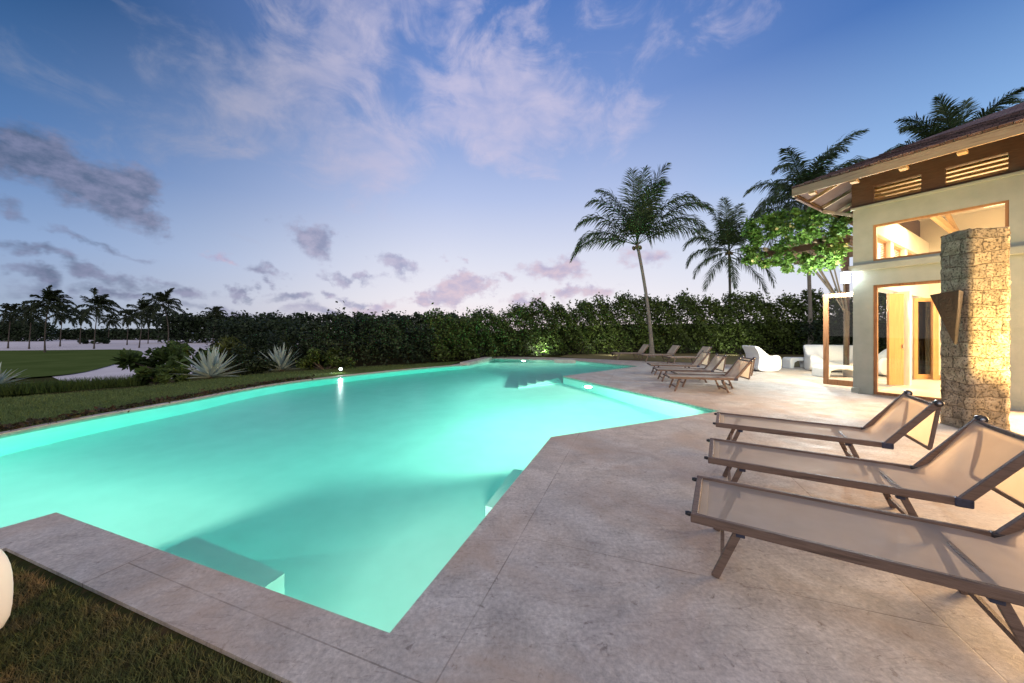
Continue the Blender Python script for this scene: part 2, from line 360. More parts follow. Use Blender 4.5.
# ------------------------------------------------------------------ sky
def build_world():
    w = bpy.data.worlds.new('World'); scene.world = w; w.use_nodes = True
    t = NT(w.node_tree); out = t.n('ShaderNodeOutputWorld'); bg = t.n('ShaderNodeBackground'); w.node_tree.links.new(bg.outputs[0], out.inputs[0])
    tc = t.n('ShaderNodeTexCoord').outputs['Generated']
    sep = t.n('ShaderNodeSeparateXYZ', i_0=tc); X, Y, Z = sep.outputs
    az = t.math('ARCTAN2', X, Y); el = t.math('ARCSINE', Z)
    e = t.math('DIVIDE', el, R(90), clamp=True)
    g = lambda d: d / 90
    centre = t.ramp(e, [(0, (.96,.80,.80)), (g(5), (.90,.86,.91)), (g(12), (.72,.75,.89)), (g(21), (.46,.55,.82)), (g(33), (.20,.32,.66)), (g(45), (.08,.19,.52)), (g(58), (.26,.28,.42)), (1, (.33,.33,.37))])
    left = t.ramp(e, [(0, (.36,.45,.56)), (g(4), (.34,.43,.60)), (g(9), (.26,.39,.64)), (g(18), (.09,.21,.47)), (g(32), (.012,.075,.22)), (g(42), (.03,.08,.24)), (g(60), (.26,.28,.42)), (1, (.33,.33,.37))])
    right = t.ramp(e, [(0, (.9,.84,.84)), (g(10), (.64,.74,.92)), (g(20), (.26,.46,.80)), (g(33), (.055,.165,.47)), (g(46), (.05,.13,.4)), (g(60), (.26,.28,.42)), (1, (.33,.33,.37))])
    back = t.ramp(e, [(0, (.92,.84,.80)), (g(12), (.84,.80,.84)), (g(35), (.55,.55,.64)), (g(60), (.38,.36,.44)), (1, (.33,.33,.37))])
    fl = t.n('ShaderNodeMapRange', interpolation_type='SMOOTHSTEP', i_1=R(-62), i_2=R(-8)); t.set(fl.inputs[0], az)
    fr = t.n('ShaderNodeMapRange', interpolation_type='SMOOTHSTEP', i_1=R(12), i_2=R(58)); t.set(fr.inputs[0], az)
    fb = t.n('ShaderNodeMapRange', interpolation_type='SMOOTHSTEP', i_1=.25, i_2=-.55); t.set(fb.inputs[0], Y)
    c = t.mix(fl.outputs[0], left, centre); c = t.mix(fr.outputs[0], c, right)
    cv = t.n('ShaderNodeCombineXYZ', i_0=az, i_1=el)
    # fibrous noise in angular space
    n1 = t.noise(t.mapping(cv.outputs[0], (1, 2.2, 1)), 9, 7, .60, .3)
    n2 = t.noise(t.mapping(cv.outputs[0], (1, 1.5, 1), loc=(3.4,1.2,0)), 26, 5, .6)
    nn = t.math('ADD', t.math('MULTIPLY', t.math('SUBTRACT', n1, .5), 2.3), t.math('MULTIPLY', t.math('SUBTRACT', n2, .5), .9))
    nw = t.noise(t.mapping(cv.outputs[0], (1.0, 1.6, 1), (0,0,R(35)), (5,2,0)), 5.5, 8, .62, .8)
    wn = t.n('ShaderNodeTexNoise', i_Scale=7.0, i_Detail=5.0, i_Roughness=.6); t.set(wn.inputs['Vector'], cv.outputs[0])
    w0 = t.n('ShaderNodeVectorMath', operation='SUBTRACT', i_0=wn.outputs['Color']); w0.inputs[1].default_value = (.5,.5,.5)
    w1 = t.n('ShaderNodeVectorMath', operation='MULTIPLY', i_0=w0.outputs[0]); w1.inputs[1].default_value = (.34,.16,0)
    wv_ = t.n('ShaderNodeVectorMath', operation='ADD', i_0=cv.outputs[0], i_1=w1.outputs[0])
    def acc(blobs, rot=0):
        tot = None
        for (px, py, rx, ry, amp, rt) in blobs:
            a = math.atan((px-512)/FOC); ee = math.atan((HZ-py)/FOC*math.cos(a))
            k = math.cos(a)**2
            sx = rx/FOC*k; sy = ry/FOC*math.cos(a)*math.cos(ee)**2
            s1 = t.n('ShaderNodeVectorMath', operation='SUBTRACT'); t.set(s1.inputs[0], wv_.outputs[0]); s1.inputs[1].default_value = (a, ee, 0)
            r1 = t.n('ShaderNodeVectorRotate', rotation_type='Z_AXIS'); t.set(r1.inputs[0], s1.outputs[0]); r1.inputs['Angle'].default_value = R(rt)
            m1 = t.n('ShaderNodeVectorMath', operation='MULTIPLY'); t.set(m1.inputs[0], r1.outputs[0]); m1.inputs[1].default_value = (1/sx, 1/sy, 0)
            ln = t.n('ShaderNodeVectorMath', operation='LENGTH'); t.set(ln.inputs[0], m1.outputs[0])
            v = t.math('MULTIPLY', t.math('SUBTRACT', 1.0, ln.outputs['Value']), amp)
            tot = v if tot is None else t.math('SMOOTH_MAX', tot, v, .15)
        return tot
    dark = [(55,176,125,34,1.75,8),(122,196,62,34,1.75,0),(0,158,90,28,1.5,10),(308,237,38,20,1.6,0),(397,270,26,13,1.4,0),(408,268,12,8,1,0),
            (350,276,22,6,.9,10),(272,270,26,8,.9,10),(250,290,15,8,1,0),(300,299,32,7,.9,0),(280,281,20,6,.8,0),(348,296,16,6,.9,0),
            (40,262,80,9,.9,10),(110,277,75,9,.9,8),(25,283,60,10,1,6),(190,290,34,8,.9,0),(140,292,40,7,.8,0),(60,300,80,9,.7,0),
            (240,308,60,6,.7,0),(320,313,70,6,.6,0),(90,245,60,5,.5,8)]
    pink = [(462,290,32,16,1.5,-8),(430,297,18,10,1.1,0),(552,271,34,13,1.0,5),(585,292,34,7,.8,-10),(525,300,26,7,.8,0),(375,303,30,8,.8,0),(220,254,22,5,.6,0),(500,281,14,4,.5,0),(640,262,24,10,.5,0),(450,264,10,6,.5,0)]
    high = [(508,108,115,66,1.25,6),(470,75,60,60,.5,30),(560,95,45,50,.6,-40),(310,60,210,80,.75,-35),(380,140,90,60,.45,-35),(520,10,80,25,.45,0),(700,12,200,22,.15,-5),(60,60,60,16,.1,0),(30,70,60,20,.3,0)]
    D = t.math('ADD', t.math('ADD', acc(dark), .12), t.math('MULTIPLY', nn, .85)); Dm = t.ramp(D, [(-.0, 0), (.95, 1)], 'EASE')
    P = t.math('ADD', t.math('ADD', acc(pink), .15), t.math('MULTIPLY', nn, .80)); Pm = t.ramp(P, [(.02, 0), (.75, 1)], 'EASE')
    Hh = t.math('ADD', t.math('ADD', acc(high), .12), t.math('MULTIPLY', t.math('SUBTRACT', nw, .5), 2.3)); Hm = t.ramp(Hh, [(.0, 0), (.85, 1)], 'EASE')
    lit = t.ramp(n2, [(.38, 0), (.62, 1)])
    hv = t.math('MULTIPLY', Hm, t.ramp(n1, [(.35, .55), (.65, 1.0)]))
    hc = t.mix(.78, c, t.mix(fl.outputs[0], (.28,.32,.44), (.62,.58,.76)))
    c2 = t.mix(hv, c, hc)
    dl = t.mix(fl.outputs[0], (.075,.11,.19), (.34,.36,.55))
    dl2 = t.mix(fl.outputs[0], (.19,.21,.34), (.54,.50,.66))
    c3 = t.mix(t.math('MULTIPLY', Dm, .84), c2, t.mix(lit, dl, dl2))
    c4 = t.mix(t.math('MULTIPLY', Pm, .75), c3, t.mix(lit, (.42,.37,.56), (.66,.50,.60)))
    fin = t.mix(fb.outputs[0], c4, back)
    below = t.n('ShaderNodeMapRange', i_1=-.02, i_2=-.2); t.set(below.inputs[0], Z)
    fin = t.mix(below.outputs[0], fin, (.06,.07,.07))
    t.set(bg.inputs['Color'], fin); bg.inputs['Strength'].default_value = 1.0
    w.cycles.sampling_method = 'MANUAL'; w.cycles.sample_map_resolution = 1024
build_world()

# faint last light from the sunset side
sun = bpy.data.lights.new('sun', 'SUN'); sun.energy = .5; sun.angle = R(25); sun.color = (1, .80, .74)
so = bpy.data.objects.new('sun', sun); COL.objects.link(so); so.rotation_euler = (R(62), 0, R(-25))

def lamp(name, kind, loc, power, col, size=.1, target=None, spot=None, sizey=None, blend=.5):
    l = bpy.data.lights.new(name, kind); l.energy = power; l.color = col
    if kind in ('POINT', 'SPOT'): l.shadow_soft_size = size
    if kind == 'SPOT': l.spot_size = R(spot or 90); l.spot_blend = blend
    if kind == 'AREA':
        l.shape = 'RECTANGLE'; l.size = size; l.size_y = sizey or size
    o = bpy.data.objects.new(name, l); COL.objects.link(o); o.location = loc
    if target is not None:
        o.rotation_euler = (Vector(target) - Vector(loc)).to_track_quat('-Z', 'Y').to_euler()
    return o

# ------------------------------------------------------------------ pool outline
rim = [at(450,365.5)[:2], at(400,369.8)[:2], at(345,375.4)[:2], at(290,382)[:2], at(240,390)[:2], at(193,399)[:2], at(100,415)[:2], at(0,434)[:2], (-7.45,3.7), (-6.95,2.1), (-6.1,.95), (-5.1,.45)]
def spline(pts, n=4):
    out = []
    for i in range(len(pts)-1):
        p0 = Vector(pts[max(i-1,0)]); p1 = Vector(pts[i]); p2 = Vector(pts[i+1]); p3 = Vector(pts[min(i+2,len(pts)-1)])
        for k in range(n):
            s = k / n
            out.append(tuple(.5*((2*p1)+(p2-p0)*s+(2*p0-5*p1+4*p2-p3)*s*s+(3*p1-p0-3*p2+p3)*s**3)))
    out.append(tuple(pts[-1])); return out
rim = spline(rim)
A = (-3.79, 2.87); B = (-.61, 1.72); Cc = (.557, 4.93); D = (3.95, 6.55); E = (1.74, 11.76); F = at(640,366)[:2]; G = at(575,360.4)[:2]; H = at(494,358.3)[:2]; I = at(468.5,364.5)[:2]
POOL = [B, Cc, D, E, F, G, H, I] + rim + [A]
def area(p): return sum(p[i][0]*p[(i+1)%len(p)][1]-p[(i+1)%len(p)][0]*p[i][1] for i in range(len(p)))/2
if area(POOL) < 0: POOL = POOL[::-1]
def offset(poly, d):
    """grow polygon outward (ccw) by d"""
    n = len(poly); out = []
    for i in range(n):
        p0, p1, p2 = Vector(poly[i-1]), Vector(poly[i]), Vector(poly[(i+1)%n])
        a = (p1-p0).normalized(); b = (p2-p1).normalized()
        na = Vector((a.y,-a.x)); nb = Vector((b.y,-b.x)); m = (na+nb)
        if m.length < 1e-6: m = na
        m.normalize(); k = d/max(.35, m.dot(na))
        out.append(tuple(p1+m*k))
    return out
def inside(x, y, poly):
    c = False; j = len(poly)-1
    for i in range(len(poly)):
        xi, yi = poly[i]; xj, yj = poly[j]
        if (yi > y) != (yj > y) and x < (xj-xi)*(y-yi)/(yj-yi)+xi: c = not c
        j = i
    return c
def sheet(name, outer, hole, zf, m, grid=None, thick=0, extra=()):
    """triangulated sheet with a hole; zf(x,y) height"""
    vs = [Vector(p) for p in outer]; es = [(i, (i+1) % len(outer)) for i in range(len(outer))]
    if hole:
        b = len(vs); vs += [Vector(p) for p in hole]; es += [(b+i, b+(i+1) % len(hole)) for i in range(len(hole))]
    for p in extra:
        if inside(p[0], p[1], outer) and not (hole and inside(p[0], p[1], hole)): vs.append(Vector(p))
    V, _, Fc, *_ = delaunay_2d_cdt(vs, es, [], 0, 1e-5)
    fs = []
    for f in Fc:
        cx = sum(V[i].x for i in f)/len(f); cy = sum(V[i].y for i in f)/len(f)
        if inside(cx, cy, outer) and not (hole and inside(cx, cy, hole)): fs.append(tuple(f))
    me = bpy.data.meshes.new(name); bm = bmesh.new()
    bv = [bm.verts.new((v.x, v.y, zf(v.x, v.y))) for v in V]
    for f in fs:
        try: bm.faces.new([bv[i] for i in f])
        except ValueError: pass
    bmesh.ops.recalc_face_normals(bm, faces=bm.faces)
    if bm.faces and sum(f.normal.z for f in bm.faces) < 0: bmesh.ops.reverse_faces(bm, faces=bm.faces)
    if thick:
        bm.edges.ensure_lookup_table()
        be = [e for e in bm.edges if e.is_boundary]
        r = bmesh.ops.extrude_edge_only(bm, edges=be)
        for v in r['geom']:
            if isinstance(v, bmesh.types.BMVert): v.co.z -= thick
        bmesh.ops.recalc_face_normals(bm, faces=bm.faces)
    bmesh.ops.delete(bm, geom=[v for v in bm.verts if not v.link_faces], context='VERTS')
    bm.to_mesh(me); bm.free(); me.materials.append(m)
    o = bpy.data.objects.new(name, me); COL.objects.link(o); o['kind'] = 'structure'
    return o

DEPTH = 1.35; WL = -.045
# basin: walls + floor
bmsh = MB(); n = len(POOL)
bmsh.add([(x,y,-.12) for x,y in POOL]+[(x,y,-DEPTH) for x,y in POOL], [(i,n+i,n+(i+1)%n,(i+1)%n) for i in range(n)])
bo = bmsh.build('pool_basin', M['plaster']); bo['kind'] = 'structure'
fl = sheet('pool_floor', offset(POOL, .02), None, lambda x, y: -DEPTH, M['plaster'])
tl = MB(); tp = offset(POOL, -.003)
tl.add([(x,y,-.012) for x,y in tp]+[(x,y,-.17) for x,y in tp], [(i,n+i,n+(i+1)%n,(i+1)%n) for i in range(n)])
o = tl.build('waterline_tiles', M['tile']); o['kind'] = 'structure'

# water body: closed volume
wm = bpy.data.materials.new('pool_water'); wm.use_nodes = True
_t = NT(wm.node_tree); _o = _t.n('ShaderNodeOutputMaterial')
_r = _t.n('ShaderNodeBsdfRefraction', i_IOR=1.33, i_Roughness=0.0); _gl = _t.n('ShaderNodeBsdfGlossy', i_Roughness=.27)
_f = _t.n('ShaderNodeFresnel', i_IOR=1.33); _mx = _t.n('ShaderNodeMixShader')
_b = _t.n('ShaderNodeBump', i_Strength=.05, i_Distance=.05); _t.set(_b.inputs['Height'], _t.noise(_t.n('ShaderNodeTexCoord').outputs['Object'], 2.6, 4))
for q_ in (_r, _gl, _f): _t.set(q_.inputs['Normal'], _b.outputs[0])
_t.set(_mx.inputs[0], _t.math('MULTIPLY', _f.outputs[0], .8)); wm.node_tree.links.new(_r.outputs[0], _mx.inputs[1]); wm.node_tree.links.new(_gl.outputs[0], _mx.inputs[2]); wm.node_tree.links.new(_mx.outputs[0], _o.inputs[0])
t = wm.node_tree; va = t.nodes.new('ShaderNodeVolumeAbsorption'); va.inputs['Color'].default_value = (.0,.975,.955,1); va.inputs['Density'].default_value = .34
outn = next(nn for nn in t.nodes if nn.type == 'OUTPUT_MATERIAL'); t.links.new(va.outputs[0], outn.inputs['Volume'])
wp = offset(POOL, .012)
vs = [Vector(p) for p in wp]; V, _, Fc, *_ = delaunay_2d_cdt(vs, [(i,(i+1)%len(wp)) for i in range(len(wp))], [], 1, 1e-5)
mb = MB(); nV = len(V)
top = [tuple(f) for f in Fc]
mb.add([(v.x,v.y,WL) for v in V]+[(v.x,v.y,-DEPTH-.05) for v in V], top+[tuple(nV+i for i in reversed(f)) for f in top])
idx = {}
for i, v in enumerate(V): idx[(round(v.x,4), round(v.y,4))] = i
ring = [idx[(round(p[0],4), round(p[1],4))] for p in wp]
mb.f += [(ring[i], nV+ring[i], nV+ring[(i+1)%n], ring[(i+1)%n]) for i in range(n)]; mb.sm += [False]*n
wo = mb.build('pool_water', wm); wo['kind'] = 'structure'
bm = bmesh.new(); bm.from_mesh(wo.data); bmesh.ops.recalc_face_normals(bm, faces=bm.faces); bm.to_mesh(wo.data); bm.free()

# submerged steps near the near-right corner, and long steps in the throat
ab = (Vector(B)-Vector(A)).normalized(); nab = Vector((-ab.y, ab.x))   # into the pool
bc = (Vector(Cc)-Vector(B)).normalized(); nbc = Vector((-bc.y, bc.x))  # into the pool
def quad(o, a, b, la, lb): return [tuple(o), tuple(o+a*la), tuple(o+a*la+b*lb), tuple(o+b*lb)]
st = MB()
st.prism(quad(Vector(A)+ab*.75+nab*.01, ab, nab, 1.15, .55), -DEPTH-.01, -.80)
st.prism(quad(Vector(A)+ab*1.9+nab*.012, ab, nab, 1.1, .50), -DEPTH-.011, -1.02)
o = st.build('bench_step', M['plaster']); tag(o, None, None, None, 'structure'); o.name = 'pool_steps'
st = MB()
st.prism(quad(Vector(B)+bc*.25+nbc*.01, bc, nbc, .55, .3), -DEPTH-.01, -.85)
st.prism(quad(Vector(Cc)-bc*1.25+nbc*.01, bc, nbc, .95, .45), -DEPTH-.01, -.98)
o = st.build('pool_ledge_steps', M['plaster']); o['kind'] = 'structure'
st = MB()
for k in range(4):
    st.prism([(.2+.3*k, 10.9+.28*k), (1.70+.02*k, 11.83+.28*k), (1.9+.02*k, 13.3+.1*k), (.3+.3*k, 13.6+.1*k)], -DEPTH-.01-.01*k, -1.2+.09*k)
o = st.build('pool_throat_steps', M['plaster']); o['kind'] = 'structure'

# ------------------------------------------------------------------ ground, lawn, deck
cdir = Vector((.941,-.337)); cl0 = Vector((-3.36,2.345))
cA = (-3.52, 2.40); cEnd = tuple(cl0+cdir*14)
cA2 = (-4.75, .2)
deck_outer = [cA2, cA, (-.948,1.481), cEnd, (24,-2), (24,10), at(780,366.5)[:2], at(585,358.6)[:2], at(552,357.4)[:2], at(488,356.2)[:2], at(462,363.2)[:2]]
rim_out = offset(POOL, .14)
# order: follow the outer rim from far end back to near end
rimset = [p for p in rim_out]
j0 = min(range(n), key=lambda i: (Vector(rim_out[i])-Vector(rim[0])).length)
j1 = min(range(n), key=lambda i: (Vector(rim_out[i])-Vector(rim[-1])).length)
seq = []; i = j0
while True:
    seq.append(rim_out[i])
    if i == j1: break
    i = (i+1) % n
deck_outer = deck_outer + seq
deck = sheet('pool_deck', deck_outer, POOL, lambda x, y: 0.0, M['deck'], thick=.14)
# coping strip along the lawn corner, 4 mm proud and butted
def zfun(x, y):
    # terrain falls away to the golf course beyond the garden bank
    d = (-(x) * .78 + (y) * .62) - 14.2       # distance beyond the bank on the left
    f = min(1, max(0, d / 7.0)); f = f*f*(3-2*f)
    g2 = min(1, max(0, (y-27)/10)); g2 = g2*g2*(3-2*g2)
    return -.022 - 1.48*max(f, g2) + .02*math.sin(x*.9+1)*math.cos(y*.7)*(1 if f>0 else 0)
gx = [(x+.13*((i*7)%5), y+.11*((i*3)%7)) for i, (x, y) in enumerate([(x, y) for x in np.arange(-60, 40, 1.6) for y in np.arange(-6, 60, 1.6)])]
gx += [(x, y) for x in np.arange(-400, 401, 40) for y in np.arange(60, 600, 40)]
deck_hole = offset(deck_outer if area(deck_outer) > 0 else deck_outer[::-1], -.02)
ground = sheet('ground', [(-3000,-60),(3000,-60),(3000,2500),(-3000,2500)], deck_hole, zfun, M['soil'], extra=gx)
# lawn and golf course sheets
def gsheet(name, poly, m, dz, step=1.2):
    if area(poly) < 0: poly = poly[::-1]
    xs = [p[0] for p in poly]; ys = [p[1] for p in poly]
    ex = [(x, y) for x in np.arange(min(xs), max(xs), step) for y in np.arange(min(ys), max(ys), step)]
    return sheet(name, poly, None, lambda x, y: zfun(x, y)+dz, m, extra=ex)
ZG = -1.5
def gp(px, py): return at(px, py, ZG)[:2]
o = gsheet('sand', [gp(-160,356),gp(0,352),gp(60,381),gp(110,386),gp(180,378),gp(215,366),gp(260,353),gp(300,345),gp(330,338.5),gp(150,336.8),gp(-40,337.5),gp(-260,340)], M['sand'], .05, 8)
o = gsheet('golf_green', spline([gp(-300,352),gp(-100,351.6),gp(60,350.6),gp(110,350),gp(138,351),gp(142,356),gp(118,364),gp(85,373),gp(45,378),gp(0,380),gp(-80,380),gp(-200,372),gp(-300,360)],3), M['fairway'], .10, 3)
o = gsheet('fairway', [gp(20,337.2),gp(90,337.2),gp(95,335.0),gp(30,334.6)], M['fairway'], .12, 30)
sea = MB(); sea.add([(-2900,700,-1.9+.8),(2900,700,-1.1),(2900,2400,-1.1),(-2900,2400,-1.1)], [(0,1,2,3)])
o = sea.build('sea', M['sea']); o['kind'] = 'structure'
M['lawn'] = mat('green_lawn', [(.08,.12,.04), (.13,.18,.06), (.10,.14,.045)], scale=2.5, rough=1, bump=.7, bscale=90, detail=10, spec=0)
lawn_poly = seq[:40]
l_out = [at(460,361.5)[:2], at(340,368)[:2], at(250,374)[:2], at(130,388)[:2], at(0,398)[:2], (-13.5,4), (-12,1), (-8,-2), (-5.6,-1.5)]
lawn = sheet('lawn', seq + l_out[::-1], None, lambda x, y: zfun(x,y)+.012, M['lawn'], extra=[(x,y) for x in np.arange(-16,0,.8) for y in np.arange(-2,18,.8)])
strip = sheet('far_lawn', [at(560,356.6)[:2], (3.9,23.6), (11,24.5), (24,22), (23.9,10.3), at(780,366)[:2], at(585,358.2)[:2]], None, lambda x,y: -.008, mat('dry_lawn_strip', [(.16,.14,.05),(.22,.18,.07)], scale=6, rough=1, bump=.5), extra=())

# ------------------------------------------------------------------ leaves
def leaf_cloud(P, size, aspect=.5, up=.3, var=.4, seedv=0, nrm=None):
    """diamond leaves at points P -> verts, quads"""
    r = np.random.default_rng(seedv); N = len(P)
    a = r.normal(size=(N,3)); a[:,2] = a[:,2]*.7 + up; a /= np.linalg.norm(a,axis=1)[:,None]
    b = r.normal(size=(N,3)); b -= a*(a*b).sum(1)[:,None]; b /= np.linalg.norm(b,axis=1)[:,None]
    s = size*(1+var*r.uniform(-1,1,size=N))[:,None]
    V = np.stack([P-a*s*.5, P+b*s*aspect*.5, P+a*s*.5, P-b*s*aspect*.5], 1).reshape(-1,3)
    Q = np.arange(4*N).reshape(N,4); return V, Q
def clump_points(centres, radii, per, seedv=0, shell=.5):
    r = np.random.default_rng(seedv); out = []
    for c, rad in zip(centres, radii):
        k = per if not hasattr(per,'__len__') else per[0]
        d = r.normal(size=(k,3)); d /= np.linalg.norm(d,axis=1)[:,None]
        q = (r.uniform(0,1,size=k)**shell)[:,None]
        out.append(np.asarray(c)+d*q*np.asarray(rad))
    return np.concatenate(out)

def bush(name, loc, w, h, dpt, m, label, cat='bush', leaf=.14, nclump=18, per=260, seedv=1, group=None, aspect=.5, core=True):
    root = empty(name, loc, 0, label, cat, group); r = np.random.default_rng(seedv)
    cs = []; rs = []
    for i in range(nclump):
        x = r.uniform(-.5,.5)*w; y = r.uniform(-.5,.5)*dpt
        lim = max(.15, 1-(2*x/w)**2*.55)
        z = h*r.uniform(.25,.85)*lim; cs.append((x,y,z)); rr = r.uniform(.16,.28)*h*1.1; rs.append((rr*1.3, rr, rr))
    P = clump_points(cs, rs, per, seedv); P[:,2] = np.maximum(P[:,2], .02)
    V, Q = leaf_cloud(P, leaf, aspect, .3, .4, seedv); np_mesh('foliage', V, Q, m, root)
    st = MB()
    for i in range(7):
        c = cs[i % len(cs)]; st.tube([(c[0]*.02,c[1]*.02,-.05),(c[0]*.7,c[1]*.7,c[2]*.6),(c[0],c[1],c[2])],[.035,.025,.01],5)
    st.build('stems', M['bark'], root)
    return root

# hedge behind the pool: several neighbouring runs of the same planting
def hedge(path, heights, thick, label, seedv, m, dens=420, leaf=.17):
    root = empty('hedge', (path[0][0], path[0][1], -.05), 0, label, 'hedge'); r = np.random.default_rng(seedv)
    pts = []; core = []
    O = np.array([path[0][0], path[0][1], -.05])
    for i in range(len(path)-1):
        p, q = np.array(path[i]), np.array(path[i+1]); L = np.linalg.norm(q-p); d = (q-p)/L; nn_ = np.array([d[1],-d[0]])
        h0, h1 = heights[i], heights[i+1]; N = int(L*dens*4.3*max(h0,h1)/3)
        s = r.uniform(0,L,N); f = s/L; hh = h0+(h1-h0)*f
        wob = .36*np.sin(s*1.3+seedv+i*2)+.26*np.sin(s*3.7+i)+.14*np.sin(s*9.1+2*i)
        top = hh+wob*.8+r.exponential(.10,N)
        zz = top*r.uniform(.0,1,N)**.6; edge = .25*np.sin(s*3.1+zz*2.5+i)+.14*np.sin(s*7.3+zz*6)
        w_ = r.uniform(0,1,N)**1.3
        off = thick*.5*(1-.35*(zz/np.maximum(top,.1))**3)+edge-w_*thick*.75
        xy = p[None,:]+d[None,:]*s[:,None]+nn_[None,:]*off[:,None]
        pts.append(np.column_stack([xy, zz]))
        # shoots sticking up
        K = int(L*1.1)
        for k in range(K):
            ss = r.uniform(0,L); hb = h0+(h1-h0)*ss/L; hgt = r.uniform(.1,.45); c = p+d*ss+nn_*r.uniform(-.3,.3)
            zz2 = hb-.2+np.linspace(0,hgt+.3,22); pts.append(np.column_stack([c[0]+r.normal(0,.07,22), c[1]+r.normal(0,.07,22), zz2]))
        core.append((p, q, nn_, h0, h1))
    P = np.concatenate(pts)-O; P[:,2] = np.maximum(P[:,2], 0)
    V, Q = leaf_cloud(P, leaf, .55, .35, .4, seedv); np_mesh('foliage', V, Q, m, root)
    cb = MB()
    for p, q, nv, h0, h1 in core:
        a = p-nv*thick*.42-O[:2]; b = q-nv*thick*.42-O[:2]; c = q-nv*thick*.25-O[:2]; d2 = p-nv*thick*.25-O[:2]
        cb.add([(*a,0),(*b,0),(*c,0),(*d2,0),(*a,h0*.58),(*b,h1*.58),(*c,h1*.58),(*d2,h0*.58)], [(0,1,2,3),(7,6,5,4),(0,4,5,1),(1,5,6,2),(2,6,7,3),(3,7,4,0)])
    cb.build('dark_core_slab', M['core'], root)  # added dark slab, not branches; closes gaps between leaves like inner shade
    return root
hedge([(2.6,22.6),(6,23.9),(10,24.4)], [3.0,3.5,3.7], 1.5, 'tall leafy green hedge behind the far sun loungers and the leaning palm', 3, M['hedge'])
hedge([(10,24.4),(15,24.2),(20,23.2),(27,20.5)], [3.6,3.7,3.9,4.1], 1.6, 'tall leafy green hedge behind the white garden seats, ending behind the house', 5, M['hedge'])
hedge([(-4.2,17.2),(-1.6,20.3),(2.6,22.6)], [2.0,2.5,3.1], 1.4, 'lower dark green hedge curving round the far end of the pool', 8, M['hedge'], 520, .15)
hedge([(-9.6,14.6),(-6.8,15.2),(-4.2,17.2)], [1.55,1.75,1.95], 1.6, 'dark low hedge behind the bright garden spotlight left of the pool', 11, M['darkleaf'], 520, .14)

# ------------------------------------------------------------------ palms
def frond_geo(V, F, base, az, e0, L, r, wind=(0,0), droop=1.0, lw=.055, nl=42, llen=.62, sparse=1.0):
    d = Vector((math.cos(az)*math.cos(e0), math.sin(az)*math.cos(e0), math.sin(e0)))
    p = Vector(base); ns = 14; pts = [p.copy()]; dirs = [d.copy()]
    for i in range(ns):
        k = (i+1)/ns
        d = d + Vector((wind[0]*.09, wind[1]*.09, -.155*droop*(.05+1.7*k*k+.45*k)))
        d.normalize(); p = p + d*L/ns; pts.append(p.copy()); dirs.append(d.copy())
    # rachis
    b = len(V)
    for i, q in enumerate(pts):
        w = .035*(1-i/ns)+.006; sx = dirs[i].cross(Vector((0,0,1)));
        if sx.length < 1e-3: sx = Vector((1,0,0))
        sx.normalize(); V.append(tuple(q-sx*w)); V.append(tuple(q+sx*w)); V.append(tuple(q+Vector((0,0,-w*1.2)))); 
    for i in range(ns):
        a = b+i*3
        F += [(a,a+1,a+4,a+3),(a+1,a+2,a+5,a+4),(a+2,a,a+3,a+5)]
    for j in range(nl):
        t_ = .14+.86*(j+.5)/nl; f = t_*ns; i = min(int(f), ns-1); q = pts[i].lerp(pts[i+1], f-i); dd = dirs[i]
        sx = dd.cross(Vector((0,0,1)));
        if sx.length < 1e-3: sx = Vector((1,0,0))
        sx.normalize(); up = sx.cross(dd).normalized()
        ll = llen*L/3*(math.sin(math.pi*min(1, (t_*.80+.16)))**.7)*r.uniform(.85,1.15)
        for sg in (-1,1):
            if r.random() > sparse: continue
            ld = (sx*sg*(.80-.35*t_)+dd*(.45+.5*t_)+up*r.uniform(-.25,.40)+Vector((wind[0]*.35,wind[1]*.35,-.28))).normalized()
            m1 = q+ld*ll*.5; ld2 = (ld+Vector((wind[0]*.3,wind[1]*.3,-.85*droop))).normalized(); m2 = m1+ld2*ll*.5
            wv = (dd+up*r.uniform(-.5,.5)+sx*r.uniform(-.3,.3)).normalized()*lw*.5; b = len(V)
            V += [tuple(q-wv*.6), tuple(q+wv*.6), tuple(m1+wv), tuple(m1-wv), tuple(m2)]
            F += [(b,b+1,b+2,b+3),(b+3,b+2,b+4,b+4)]
